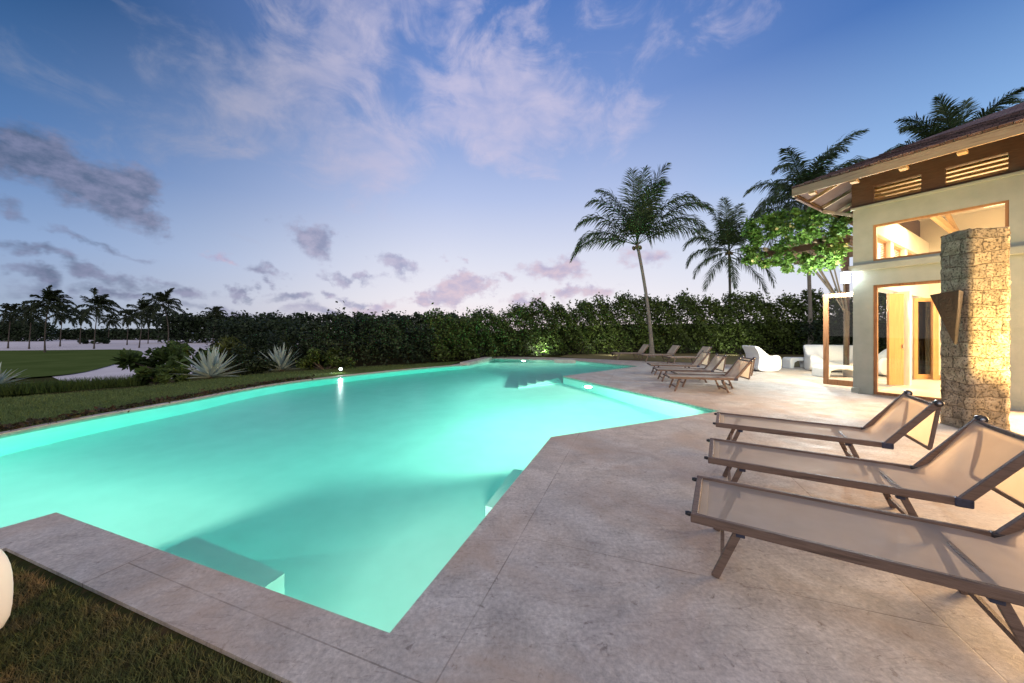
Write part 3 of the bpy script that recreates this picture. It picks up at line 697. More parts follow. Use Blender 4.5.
def palm(name, base, top, nf, L, seedv, label, m=None, wind=(0,0), lean=0., r0=.16, nl=80, lw=.056, group=None, fronds=None, llen=.74, elevs=(-35,85), azs=None, droop=1.0, cat='palm tree', curve=0.):
    m = m or M['frond']; r = random.Random(seedv)
    root = empty(name, base, 0, label, cat, group)
    T = Vector(top)-Vector(base)
    mb = MB(); pts = []; rad = []
    for i in range(22):
        k = i/21; off = Vector((T.x, T.y, 0))*(k**1.4)+Vector((math.sin(k*math.pi)*curve,0,0))
        pts.append(off+Vector((0,0,T.z*k-.15*(1-k)))); rad.append(r0*(.62+.75*math.exp(-k*9)-.12*k)*(1+.035*(i%2)))
    mb.tube(pts, rad, 10); mb.build('trunk', M['trunk'] if m is not M['frondfar'] else M['bark'], root)
    V = []; F = []
    for (fa, fe, fl_, fd) in (fronds or []):
        fd *= 1.45; fl_ *= 1.08
        frond_geo(V, F, T+Vector((0,0,-.1)), R(fa), R(fe), fl_, r, wind, fd, lw, nl, llen)
    for i in range(0 if fronds else nf):
        k = i/(nf-1); e = R(elevs[1]+(elevs[0]-elevs[1])*k**.8); az = i*2.39996+r.uniform(-.3,.3)
        frond_geo(V, F, T+Vector((0,0,-.15*k)), az, e, L*r.uniform(.85,1.1)*(1-.18*(1-k)), r, wind, droop*r.uniform(.6,1.2), lw, nl, llen)
    # split tri placeholders
    me = bpy.data.meshes.new('crown'); me.from_pydata(V, [], [tuple(dict.fromkeys(f)) for f in F]); me.materials.append(m); me.update()
    c = bpy.data.objects.new('crown', me); COL.objects.link(c); c.parent = root; KIDS.setdefault(root.name, []).append(c)
    nb = MB()
    for i in range(6):
        a = i*1.05; nb.lathe([(.01,-.11),(.07,-.07),(.09,0),(.07,.08),(.01,.11)], 8, (T.x+.2*math.cos(a), T.y+.2*math.sin(a), T.z-.28))
    nb.build('coconuts', mat('coconut_husk', [(.10,.085,.03),(.16,.13,.05)], 6), root)
    return root
palm('coconut_palm', at(652,358,-.05), (on(637,19.5), 19.5, 1.5+(332-243)*19.5/345), 17, 3.9, 4, 'coconut palm with a slightly leaning slim trunk standing behind the far loungers', wind=(.05,0), curve=.05, fronds=[(175,48,3.9,.72),(192,60,3.9,.7),(150,70,4.1,.5),(100,82,4.4,.3),(50,84,4.3,.3),(20,74,4.1,.45),(-10,52,4.5,.6),(5,44,4.4,.62),(185,16,4.0,.62),(0,34,4.4,.72),(270,62,3.8,.6),(250,40,3.4,.8),(300,75,4.0,.4),(330,62,3.9,.7),(160,34,3.7,.7)])
palm('coconut_palm', (on(731,25.6), 25.6, -.05), (on(729,25.3), 25.3, 1.5+(332-250)*25.3/345), 19, 3.9, 9, 'coconut palm rising from behind the hedge, left of the lit green vine', fronds=[(175,42,3.6,.85),(180,15,3.5,.8),(185,-12,3.3,.6),(200,-38,3.6,.4),(250,-50,3.2,.3),(345,-15,3.9,.8),(350,-38,3.7,.4),(80,82,4.0,.3),(150,76,3.8,.4),(30,76,3.8,.4),(10,52,3.6,.8),(270,35,3.4,.8),(300,62,3.6,.6),(230,52,3.5,.7),(120,60,3.5,.6),(90,30,3.4,.8),(5,20,3.7,.9),(60,68,3.7,.5)])
palm('coconut_palm', (on(811,21.5), 21.5, -.05), (on(806,21.5), 21.5, 1.5+(332-196)*21.5/345), 30, 4.9, 14, 'tallest coconut palm, its crown above the lit vine and its trunk behind the white sofa', wind=(.2,0), r0=.17, elevs=(-25,80), droop=1.15)
palm('coconut_palm', (on(958,17.5), 17.5, -.05), (on(956,17.5), 17.5, 1.5+(332-156)*17.5/345), 26, 3.9, 21, 'coconut palm behind the house with only its crown above the roof', wind=(.05,0), fronds=[(180,10,3.6,.6),(175,30,3.6,.6),(185,48,3.4,.6),(165,62,3.2,.5),(190,74,3.0,.4),(90,82,2.9,.3),(20,80,3.0,.3),(0,66,3.2,.4),(10,50,3.4,.5),(-10,36,3.4,.6),(5,20,3.4,.6),(270,60,3,.5),(250,40,3,.6),(300,45,3,.6),(90,50,3,.5),(120,65,3.1,.4),(60,62,3.1,.4)])
palm('coconut_palm', (on(1052,15.5), 15.5, -.05), (on(1050,15.5), 15.5, 1.5+(332-140)*15.5/345), 18, 3.3, 23, 'palm at the right edge of the photo with frond tips above the roof ridge', wind=(.2,0), elevs=(-10,85))

# far palms on the golf course, blown to the right
fp = [  # px, base py, crown py, frond length, wind, label
 (45,353,302,3.0,.9,'windblown palm with the tallest tuft, standing on the golf green at far left'),
 (94,349,306,3.0,.9,'windblown palm with a round bushy crown, in front of the small dark mound'),
 (139,348,311,2.6,.8,'bushy palm leaning right, left neighbour of the slim curved palm at the sand edge'),
 (166,353,304,3.1,.5,'slim curved palm with open spreading fronds at the right of the sand'),
]
farg = 'palms on the golf course'
for i, (px, py, cy, L, wd, lb) in enumerate(fp):
    b = at(px, py, ZG); Y = b[1]
    palm('far_palm', b, (on(px+(4 if i != 3 else -3), Y), Y, EYE+(HZ-cy)*Y/FOC), 24 if i != 3 else 17, L*1.05*Y/50, 40+i, lb, M['frondfar'], (wd,0), nl=34, lw=.15, r0=.11, llen=.85, group=farg, elevs=(-35,88), droop=.95, curve=.5 if i == 3 else .15*(i-1))
protoA = palm('far_palm', (on(60,70), 70, ZG), (on(60,70)+.6, 70, 5.4), 20, 3.1, 61, 'one of the smaller dark palms grouped behind the sand and the golf green', M['frondfar'], (.5,0), nl=26, lw=.2, r0=.12, llen=.9, group='small dark palms behind the sand', elevs=(-50,88), droop=1.2)
more = [(8,62,.95,.2),(29,60,.9,3.1),(80,84,1.0,5),(108,90,.9,2.5),(127,78,.95,3.5),(148,88,.9,4.4),(158,100,1.0,.7),(180,96,.95,2.2),(213,92,1.15,1.1),(192,110,.8,5.1)]
for px, Y, s, rz in more:
    c = copy_tree(protoA); c.location = (on(px,Y), Y, ZG); c.scale = (s,s,s*1.0); c.rotation_euler = (0,0,.25*math.sin(rz))

# distant woods
def woods(name, x0, x1, Y, ztop, N, seedv, m, zb=ZG, leaf=.5, label=None, depthy=6, wobk=1.):
    r = np.random.default_rng(seedv); px = r.uniform(x0, x1, N); xw = (px-512)/FOC*Y
    top = ztop*(1+wobk*(.10*np.sin(px*.21+seedv)+.09*np.sin(px*.53)+.05*np.sin(px*1.13))) + r.exponential(.25, N)
    z = zb+(top-zb)*r.uniform(0,1,N)**.7
    P = np.column_stack([xw+r.normal(0,.2,N), Y+r.uniform(-depthy/2,depthy/2,N), z]); V, Q = leaf_cloud(P, leaf, .6, .3, .5, seedv)
    o = np_mesh(name, V, Q, m); o['kind'] = 'stuff'; tag(o, label, 'woods'); return o
woods('far_woods', 165, 480, 95, 5.6, 26000, 1, M['darkleaf'], leaf=.75, label='dark distant treeline beyond the sand, running behind the garden')
woods('far_woods', -60, 46, 110, 4.2, 12000, 2, M['darkleaf'], leaf=.7, label='dark grove of undergrowth at the far left behind the palms')
woods('far_woods', 60, 180, 130, 2.1, 9000, 3, M['darkleaf'], leaf=.8, label='thin low line of far trees seen between the golf course palms')
woods('far_woods', 225, 300, 45, 2.5, 9000, 4, M['darkleaf'], leaf=.35, label='dark thicket at the right end of the sand')
mp = at(95,344,ZG)
bush('shrub', (mp[0], mp[1], ZG), 7.2, 1.9, 3, M['darkleaf'], 'small flat dark shrub mound on the sand beside a palm', leaf=.4, nclump=16, per=160, seedv=31)

# ------------------------------------------------------------------ garden bank plants
def agave(px, py, rad, hh, seedv, label):
    b = at(px, py, -.05); root = empty('agave', b, 0, label, 'agave', 'agaves along the garden bank'); r = random.Random(seedv); mb = MB()
    for i in range(46):
        a = i*2.4+r.uniform(-.15,.15); e = R(8+78*(i/46)**1.1); L = rad*r.uniform(.85,1.1)*(.85+.15*math.sin(e))
        d = Vector((math.cos(a)*math.cos(e), math.sin(a)*math.cos(e), math.sin(e)*hh)); sx = Vector((-math.sin(a),math.cos(a),0)); w = .055*rad
        ps = [Vector((0,0,.05))+d*L*k+Vector((0,0,-.10*L*k*k)) for k in (0,.3,.65,1)]; ws = [w*.8,w*1.15,w*.8,.003]
        upn = d.cross(sx).normalized()*w*.55
        vs = []
        for p, w_ in zip(ps, ws): vs += [p-sx*w_, p-upn*(-w_/w if w_>.01 else 0)*-1, p+sx*w_]
        fs = []
        for k in range(3):
            fs += [(k*3,k*3+1,k*3+4,k*3+3),(k*3+1,k*3+2,k*3+5,k*3+4)]
        mb.add(vs, fs)
    mb.build('leaves', M['agave'], root)
    core = MB().lathe([(.09*rad,0),(.11*rad,.08*rad),(.05*rad,.16*rad)], 8); core.build('stem', M['bark'], root); return root
agave(211,378.5,1.18,1.0,1,'largest spiky silver agave, left of the other one on the garden bank')
agave(281,371,1.1,1.05,2,'silver agave nearer the bright garden spotlight')
agave(-8,389,.8,.9,3,'agave cut by the left edge of the photo')
bush('broadleaf_shrub', at(175,374,-.1), 3.2, 1.25, 1.6, M['tallgrass'], 'broad leaved green shrub left of the largest agave', leaf=.34, nclump=16, per=90, seedv=3, aspect=.45)
bush('broadleaf_shrub', at(163,383,-.1), 1.5, .5, 1.0, M['tallgrass'], 'low broad leaved plant at the right end of the tall grass', leaf=.3, nclump=12, per=80, seedv=33, aspect=.4)
bush('yellow_palm_shrub', (on(226,15.5),15.5,-.3), 2.3, 1.55, 1.2, leafmat('yellow_green_leaf', [(.09,.11,.02),(.12,.14,.03)],.4,1.4), 'yellowish green feathery shrub behind the largest agave', leaf=.5, nclump=10, per=60, seedv=4, aspect=.16)
bush('shrub', (on(262,16),16,-.2), 2.6, 1.75, 2, M['darkleaf'], 'dark round shrub behind the agaves, left of the hedge', leaf=.14, nclump=22, per=340, seedv=5)
bush('shrub', (on(243,13.2),13.2,-.1), 1.9, 1.1, 1.4, M['darkleaf'], 'small dark shrub between the two agaves', leaf=.12, nclump=16, per=260, seedv=6)
bush('shrub', (on(325,14),14,-.05), 1.5, 1.0, .9, M['hedge'], 'low green shrub lit by the garden spotlight', leaf=.13, nclump=12, per=240, seedv=7)

def blades(name, P, h, w, m, seedv, lean=.35, label=None, cat='grass'):
    r = np.random.default_rng(seedv); N = len(P); a = r.uniform(0,2*np.pi,N); hh = h*r.uniform(.5,1.3,N)
    sx = np.column_stack([np.cos(a),np.sin(a),np.zeros(N)])*w/2; tip = np.column_stack([r.normal(0,lean,N)*hh, r.normal(0,lean,N)*hh, hh])
    V = np.stack([P-sx, P+sx, P+tip], 1).reshape(-1,3); o = np_mesh(name, V, np.arange(3*N).reshape(N,3), m); tag(o, label, cat, None, 'stuff'); return o
def scatter_poly(poly, N, seedv, zf):
    r = np.random.default_rng(seedv); xs = [p[0] for p in poly]; ys = [p[1] for p in poly]; out = []
    X = r.uniform(min(xs),max(xs),N*3); Yv = r.uniform(min(ys),max(ys),N*3)
    for x, y in zip(X, Yv):
        if inside(x, y, poly): out.append((x, y, zf(x,y)))
        if len(out) >= N: break
    return np.array(out)
pl = [(-3.56,2.34),(-.95,1.455),(.3,1.0),(-.3,.6),(-2.2,.75),(-4.4,.4)]
blades('grass', scatter_poly(pl, 75000, 1, lambda x,y: -.022), .036, .0045, M['grass'], 1, .55, 'short dry brownish lawn in the near left corner beside the coping')
tg = [at(-30,398,-.05)[:2], at(60,393,-.05)[:2], at(135,385,-.05)[:2], at(150,379,-.05)[:2], at(60,381,-.05)[:2], at(-30,384,-.05)[:2]]
blades('tall_grass', scatter_poly(tg, 15000, 2, lambda x,y: zfun(x,y)), .30, .02, M['tallgrass'], 2, .3, 'strip of tall green grass along the garden bank at left')
# bronze leaved ground cover outside the infinity rim
rr_ = np.random.default_rng(5); gp_ = []
so_ = offset(POOL, .34)
for i in range(n):
    if not (j0 <= i <= j1 if j0 <= j1 else (i >= j0 or i <= j1)): continue
    p, q = np.array(so_[i]), np.array(so_[(i+1)%n]); L = np.linalg.norm(q-p)
    if p[1] > 11.5 or p[1] < 4.2: continue
    k = int(L*650); s = rr_.uniform(0,1,k)[:,None]; base = p+(q-p)*s+rr_.normal(0,.11,(k,2)); gp_.append(np.column_stack([base, -.04+np.abs(rr_.normal(0,.045,k))]))
P = np.concatenate(gp_); V, Q = leaf_cloud(P, .07, .5, .5, .5, 5); o = np_mesh('ground_cover', V, Q, M['redleaf']); tag(o, 'low bronze and green ground cover along the outer rim of the pool', 'ground cover', None, 'stuff')
lp = seq + l_out[::-1]
blades('lawn_grass', scatter_poly(lp, 60000, 9, lambda x,y: zfun(x,y)+.01), .05, .012, leafmat('lawn_green_blade', [(.10,.15,.045),(.15,.20,.065)],.5,1.5), 4, .5, 'mown green lawn strip between the pool rim and the agaves')

# ------------------------------------------------------------------ garden lights
def spotlight(loc, label, aim, power, col, m='spot_lens', vis=.06, kind='SPOT', angle=150):
    root = empty('garden_spotlight', loc, 0, label, 'garden light')
    MB().tube([(0,0,-.05),(0,0,.12)], .012, 6).build('stake', M['black'], root)
    a = Vector(aim).normalized(); q = a.to_track_quat('Z','Y').to_matrix().to_4x4(); q.translation = Vector((0,0,.15))
    MB().lathe([(.02,-.10),(.05,-.08),(.062,.03),(.066,.05),(.058,.05),(.05,.035)], 14, M=q).build('housing', M['black'], root)
    MB().lathe([(.001,.0),(.05,.0),(.05,.012),(.001,.02)], 14, M=q @ Matrix.Translation((0,0,.03))).build('lens', M[m], root)
    p = Vector(loc)+Vector((0,0,.15))+a*.09
    lamp('garden_spotlight_lamp', kind, p, power, col, vis, target=p+a, spot=angle)
    return root
spotlight(at(341,373.5,-.05), 'bright white garden spotlight on the lawn left of the pool', (.15,-.9,.40), 36, (.85,1,.95), angle=170, vis=.05)
spotlight(at(543,356.6,-.03), 'small uplight glowing at the foot of the hedge beyond the pool', (-.05,.75,.7), 260, (.85,1,.75), angle=140)

spotlight((6.3,21.6,-.03), 'low garden uplight behind the far loungers, washing the hedge', (.15,.9,.75), 170, (1,.97,.75), angle=150)
spotlight((14.5,21.9,-.03), 'low garden uplight between the lone armchair and the hedge', (-.2,.9,.75), 150, (1,.97,.75), angle=150)
# ------------------------------------------------------------------ low walls at the far end of the pool
def block(p, q, w, z, label):
    root = None; d = (Vector(q)-Vector(p)).normalized(); s = Vector((-d.y,d.x))*w
    mb = MB().prism([tuple(Vector(p)), tuple(Vector(q)), tuple(Vector(q)+s), tuple(Vector(p)+s)], -.1, z)
    o = mb.build('stone_ledge', M['coping'], bevel=.012); tag(o, label, 'stone ledge'); return o
block(at(554,361.8)[:2], at(575.5,362.2)[:2], .5, .12, 'short pale stone ledge at the far end of the pool, right of the hedge light')
block(at(469,364.6)[:2], at(492,358.8)[:2], .45, .10, 'slanting pale stone ledge at the far left end of the pool')

# ------------------------------------------------------------------ sun loungers
RZ = .345
def make_lounger(canopy=True):
    root = empty('sun_lounger'); W = .325
    hx, bx, bz = 1.52, 1.84, .80           # hinge and head end
    fr = MB()
    for s in (-1, 1):
        fr.bar((0, s*W, RZ), (hx, s*W, RZ), .032, .055)
    fr.bar((.02, -W, RZ), (.02, W, RZ), .04, .045)
    fr.bar((hx-.28, -W, RZ-.02), (hx-.28, W, RZ-.02), .03, .03)
    fr.build('seat_frame', M['frame'], root, bevel=.006)
    bf = MB()
    for s in (-1, 1):
        bf.bar((hx-.03, s*W, RZ-.01), (bx, s*W, bz), .034, .055, (1,0,0))
    bf.bar((bx-.01, -W, bz-.012), (bx-.01, W, bz-.012), .035, .035)
    bf.build('back_frame', M['frame'], root, bevel=.006)
    # sling: slightly sagging sheet, flat part then bending up the back
    sl = MB(); nx, ny = 26, 8
    path = []
    for i in range(nx+1):
        k = i/nx*(1.50+.52)
        if k < 1.38: x, z = .03+k, RZ+.012
        elif k < 1.62:
            s = (k-1.38)/.24; x = 1.41+s*.15; z = RZ+.012-.02*math.sin(s*math.pi)+.07*s*s
        else:
            s = (k-1.62)/.40; x = 1.56+s*(bx-.03-1.56); z = RZ+.062+s*(bz-RZ-.062)
        path.append((x, z))
    vs = []
    for x, z in path:
        for j in range(ny+1):
            y = -W+.008+(2*W-.016)*j/ny; sag = .022*(1-(2*j/ny-1)**2)
            vs.append((x, y, z-sag))
    sl.add(vs, [(i*(ny+1)+j, (i+1)*(ny+1)+j, (i+1)*(ny+1)+j+1, i*(ny+1)+j+1) for i in range(nx) for j in range(ny)], True)
    so_ = sl.build('sling', M['sling'], root)
    hem = MB(); hem.box((.032,-W+.02,RZ+.004),(.085,W-.02,RZ+.008))
    hem.build('hem', M['canvas'], so_)
    # folding legs
    for s in (-1, 1):
        for (xt, xb) in ((.26, .13), (1.22, 1.36)):
            l = MB().bar((xt, s*(W-.035), RZ-.01), (xb, s*(W-.035), .0), .028, .042, (1,0,0)); l.build('leg', M['frame'], root, bevel=.004)
            br = MB().box((xt-.024, s*(W-.035)-.019, RZ-.062),(xt+.024, s*(W-.035)+.019, RZ-.026)); br.build('bracket', M['blue'], root, bevel=.006)
    cb = MB(); cb.bar((.17,-W+.04,.10),(.17,W-.04,.10),.022,.03); cb.build('crossbar', M['frame'], root)
    cb = MB(); cb.bar((1.33,-W+.04,.08),(1.33,W-.04,.08),.022,.03); cb.build('crossbar', M['frame'], root)
    for s in (-1, 1): MB().lathe([(.012,-.02),(.016,0),(.012,.02)], 10, M=Matrix.Translation((-.012, s*(W-.03), RZ+.005)) @ Matrix.Rotation(R(90),4,'Y')).build('end_knob', M['black'], root)
    for s in (-1, 1):
        cp = MB().lathe([(.028,-.022),(.033,-.018),(.033,.018),(.028,.022)], 16, M=Matrix.Translation((bx+.012, s*(W+.004), bz+.012)) @ Matrix.Rotation(R(90),4,'X')).build('end_cap', M['black'], root)
        MB().lathe([(.013,-.026),(.013,.026)], 10, M=Matrix.Translation((bx+.012, s*(W+.004), bz+.012)) @ Matrix.Rotation(R(90),4,'X')).build('bolt', M['steel'], cp)
        MB().box((hx-.06, s*W-.022, RZ-.032),(hx+.03, s*W+.022, RZ+.03)).build('hinge', M['blue'] if s < 0 else M['black'], root, bevel=.01)
    if canopy:
        # folded shade hood hanging behind the backrest, on its own frame
        cf = MB()
        for s in (-1, 1): cf.bar((bx+.02, s*(W-.01), bz-.02), (bx-.04, s*(W-.01), .36), .02, .03, (1,0,0))
        cf.bar((bx-.04,-W+.01,.36),(bx-.04,W-.01,.36),.02,.03)
        h = cf.build('hood_frame', M['frame'], root, bevel=.004)
        cv = MB(); vs = []
        for i in range(9):
            k = i/8; 
            for j in range(5): vs.append((bx+.005-.05*k+.02*math.sin(k*math.pi), -W+.02+(2*W-.04)*j/4, bz-.04-(bz-.42)*k))
        cv.add(vs, [(i*5+j,(i+1)*5+j,(i+1)*5+j+1,i*5+j+1) for i in range(8) for j in range(4)], True)
        cv.build('hood', M['canvas'], root)
    return root
lg = 'teak framed sun loungers on the deck'
def put(o, corner, rz, label):
    """corner = far foot corner (x, y); width .65 toward the camera side"""
    wv = Vector((-math.sin(rz), math.cos(rz)))
    c = Vector(corner)-wv*.325
    o.location = (c.x, c.y, 0); o.rotation_euler = (0,0,rz); tag(o, label, 'sun lounger', lg)
L0 = make_lounger()
rz = math.atan2(-.519,.855)
put(L0, (1.454,2.712), rz, 'nearest sun lounger, cut off by the right edge of the photo')
spots = [((2.11,3.676), rz, 'middle of the three large near loungers, its backrest raised'),
 ((2.885,4.86), rz-.01, 'farthest of the three large near loungers, foot end close to the pool corner'),
 ((4.12,9.36), R(-12), 'nearest lounger of the row on the deck across the pool corner, raised back'),
 ((4.64,10.02), R(-12), 'lounger half hidden behind the nearest one of the distant row, its foot end set back'),
 ((4.53,11.05), R(-12), 'second lounger from the back in the distant row, raised back'),
 ((4.95,12.6), R(-12), 'rearmost raised lounger of the distant row on the deck')]
for c_, a_, lb in spots:
    put(copy_tree(L0), c_, a_, lb)
# pale loungers at the far end
def make_pale():
    root = make_lounger(False)
    for ch in KIDS[root.name]:
        if ch.name.startswith('sling'):
            ch.data = ch.data.copy(); ch.data.materials[0] = M['canvas']
    # cushion on the back
    mb = MB().bar((1.53,0,.40),(1.83,0,.82), .6, .06, (1,0,0)); mb.build('back_cushion', M['canvas'], root, bevel=.02)
    return root
Pq = make_pale(); lg2 = 'pale cushioned loungers by the far hedge'
for i, (px, py, a_, lb) in enumerate([(611,352.9,2,'leftmost pale cushioned lounger by the far lawn'), (638,354.4,2,'middle pale cushioned lounger in front of the leaning palm trunk'), (664,356.6,0,'right pale cushioned lounger of the far row')]):
    o = Pq if i == 0 else copy_tree(Pq)
    p = at(px, py, RZ); put(o, p[:2], R(a_), lb); o['group'] = lg2

# ------------------------------------------------------------------ white moulded seats
def shell(path, widths, thick, z0w=None):
    pass
def moulded_chair(name, W, label, loc, rz, cat='armchair', group='white moulded garden seats', hb=.98, depth=1.0):
    """one-piece rotomoulded seat: side profile swept across the width, with raised arm humps"""
    root = empty(name, loc, rz, label, cat, group)
    # profile (x forward, z up) closed loop of outer shape
    prof = [(-.50*depth,0),(-.46*depth,.20),(-.40*depth,.42),(-.42*depth,.66),(-.52*depth,.86),(-.60*depth,hb-.05),(-.56*depth,hb),(-.42*depth,hb-.02),(-.28*depth,hb-.14),(-.20*depth,.66),(-.14*depth,.48),(-.02*depth,.40),(.20*depth,.385),(.40*depth,.38),(.47*depth,.33),(.46*depth,.18),(.42*depth,0)]
    arm = [(-.50*depth,0),(-.46*depth,.20),(-.40*depth,.42),(-.42*depth,.66),(-.52*depth,.86),(-.60*depth,hb-.05),(-.56*depth,hb),(-.42*depth,hb-.02),(-.24*depth,hb-.16),(-.12*depth,.72),(.0*depth,.62),(.12*depth,.60),(.28*depth,.64),(.42*depth,.62),(.50*depth,.50),(.50*depth,.24),(.46*depth,0)]
    ks = [(-.5,.0,.90),(-.49,.0,.97),(-.46,1,1.0),(-.40,1,1.0),(-.33,.75,1.0),(-.28,.2,1.0),(-.22,0,1.0),(0,0,1.0),(.22,0,1.0),(.28,.2,1.0),(.33,.75,1),(.40,1,1),(.46,1,1),(.49,0,.97),(.5,0,.90)]
    vs = []; npf = len(prof)
    for idx_, (y, a, s) in enumerate(ks):
        edge = abs(y) > .48
        aa = 1.0 if edge else a
        for (x0,z0),(x1,z1) in zip(prof, arm):
            x = x0+(x1-x0)*aa; z = z0+(z1-z0)*aa; 
            vs.append((x*s, y*W, max(0,z*(s if edge else 1))))
    mb = MB(); m_ = len(ks)
    fs = [(i*npf+j, i*npf+(j+1)%npf, (i+1)*npf+(j+1)%npf, (i+1)*npf+j) for i in range(m_-1) for j in range(npf)]
    fs += [tuple(reversed(range(npf))), tuple((m_-1)*npf+j for j in range(npf))]
    mb.add(vs, fs, True)
    o = mb.build('seat_shell', M['white'], root)
    sb = o.modifiers.new('sub','SUBSURF'); sb.levels = 2; sb.render_levels = 2
    return root
moulded_chair('moulded_armchair', 1.0, 'white moulded armchair on its own, nearest the row of loungers', (on(762,13.4), 13.4, 0), R(-8), hb=.98, depth=.86)
moulded_chair('moulded_sofa', 1.9, 'white moulded sofa with a rounded back behind the open door leaf', (12.4, 13.1, 0), R(-118), 'sofa', hb=1.0)
moulded_chair('moulded_armchair', .95, 'white moulded armchair seen through the glazed front of the house', (on(886,11.6)+.3, 11.9, 0), R(170))
# near chair at the left edge, mostly out of frame
moulded_chair('moulded_armchair', 1.1, 'white moulded chair cut off by the left edge of the photo, on the dry lawn', (-2.79, 1.06, -.03), R(12), hb=.74).scale = (1, 1, .87)
def moulded_table(loc, w, d, h, rz, label):
    root = empty('moulded_table', loc, rz, label, 'table', 'white moulded tables')
    mb = MB(); ks = 12; vs = []
    # arch shaped side profile extruded
    out = [(-.5,0),(-.5,.75),(-.46,.95),(-.38,1),(.38,1),(.46,.95),(.5,.75),(.5,0),(.34,0),(.30,.55),(.15,.72),(-.15,.72),(-.30,.55),(-.34,0)]
    for y in (-.5,-.46,.46,.5):
        for x, z in out: vs.append((x*w, y*d, z*h))
    m_ = len(out)
    fs = [(i*m_+j, i*m_+(j+1)%m_, (i+1)*m_+(j+1)%m_, (i+1)*m_+j) for i in range(3) for j in range(m_)]
    # end caps as arch quads
    for b_, rev in ((0, True), (3*m_, False)):
        for q in ((0,1,12,13),(1,2,11,12),(2,3,11,11),(3,4,10,11),(4,5,10,10),(5,6,9,10),(6,7,8,9)):
            f = tuple(dict.fromkeys(b_+k for k in q)); fs.append(tuple(reversed(f)) if rev else f)
    mb.add(vs, fs)
    mb.build('table_shell', M['white'], root, bevel=.02); return root
moulded_table((on(797,14.4), 14.4, 0), .85, .5, .44, R(-5), 'small white moulded table between the lone armchair and the sofa')
moulded_table((on(838,11.5), 11.55, 0), 1.15, .55, .38, R(-8), 'low wide white moulded table in front of the sofa')

# ------------------------------------------------------------------ house
HC = (8.45, 8.55, 0); HR = math.atan2(-.852,.5236)
house = empty('house', HC, HR, 'cream stucco pool house with hipped shingle roof and warmly lit glazed rooms', 'house')
def hb(boxes, name, m, parent=house, bevel=0):
    mb = MB()
    for b in boxes: mb.box(*b)
    return mb.build(name, m, parent, bevel)
WT = 4.52
hb([((0,0,0),(.35,.30,2.62)), ((0,0,2.62),(9,.30,3.19)), ((0,0,3.19),(.35,.30,4.06)), ((0,0,4.06),(9,.30,WT)),
    ((2.21,0,3.19),(9,.30,4.06)), ((2.21,0,0),(3.0,.30,2.62)), ((7.4,0,0),(9,.30,2.62))], 'wall', M['stucco'])
# side wall (local x = 0..0.3) with openings
hb([((.001,.302,0),(.30,.62,2.62)), ((.22,2.5,.031),(.52,2.72,2.615)), ((.001,5.2,0),(.28,6.5,2.62)), ((.001,.302,2.622),(.30,6.5,3.3)),
    ((.001,.302,3.3),(.28,.7,3.95)), ((.001,1.9,3.3),(.28,2.2,3.95)), ((.001,3.4,3.3),(.28,3.7,3.95)), ((.001,5.0,3.3),(.28,6.5,3.95)), ((.001,.302,3.95),(.30,6.5,WT)),
    ], 'side_wall', M['stucco_in'])
hb([((0,6.5,0),(9,6.8,5.4)), ((8.7,.302,0),(8.998,6.49,5.4))], 'rear_wall', M['stucco_in'])
hb([((-.06,-.10,2.98),(9,-.001,3.13))], 'ledge', M['stucco'], bevel=.01)
hb([((-.04,-.035,4.50),(9,-.002,4.56)), ], 'cornice', M['stucco'], bevel=.008)
hb([((-.03,-.03,0),(.12,-.001,.13))], 'plinth', M['stucco'], bevel=.006)
hb([((.30,.31,.004),(8.7,6.49,.03))], 'floor', M['floor_in'])
# reveal lining (pale)
# timber frames
def frame(x0,x1,z0,z1,y0,y1,w,name,m,parent=house):
    mb = MB(); mb.box((x0,y0,z0),(x0+w,y1,z1)); mb.box((x1-w,y0,z0),(x1,y1,z1)); mb.box((x0+w,y0,z1-w),(x1-w,y1,z1)); mb.box((x0+w,y0,z0),(x1-w,y1,z0+w)); return mb.build(name, m, parent)
dr = frame(.352,2.208,.012,2.615,.05,.15,.055,'door_frame',M['teak'])
MB().box((.408,.09,.07),(2.15,.098,2.56)).build('glass', M['glass'], dr)
wn = frame(.352,2.208,3.192,4.058,.03,.13,.045,'window_frame',M['teak_door'])
MB().box((.398,.075,3.24),(2.16,.083,4.01)).build('glass', M['glass'], wn)
dr2 = frame(3.002,7.398,.012,2.615,.05,.15,.055,'door_frame',M['teak'])
# pivot door leaves along the garden side
def leaf_door(cx, cy, w, ang, name='door', glass=True, parent=house, h=2.5, m='teak_door', kind=0):
    Mx = Matrix.Translation((cx, cy, .05)) @ Matrix.Rotation(R(ang), 4, 'Z')
    mb = MB(); s = .11
    if kind == 0:
        mb.box((0,-.025,0),(s,.025,h),Mx); mb.box((w-s,-.025,0),(w,.025,h),Mx); mb.box((s,-.024,h-s),(w-s,.024,h),Mx); mb.box((s,-.024,0),(w-s,.024,s*1.3),Mx)
        d = mb.build(name, M[m], parent)
        g = MB().box((s,-.004,s*1.3),(w-s,.004,h-s),Mx).build('pane', M['glass'], d)
    else:
        mb.box((0,-.03,0),(w,.03,h),Mx); d = mb.build(name, M[m], parent, bevel=.008)
        MB().box((w*.85,-.06,1.0),(w*.85+.02,.06,1.12),Mx).build('handle', M['steel'], d)
    return d
leaf_door(.21, 1.98, .46, 64, kind=1)
leaf_door(.27, 4.5, .62, 57)
leaf_door(.62, 4.75, .8, 20)
leaf_door(1.5, 6.3, .95, 0)
# leaf standing open outside, beyond the corner
od = leaf_door(-.80, .80, .82, 0, m='teak')
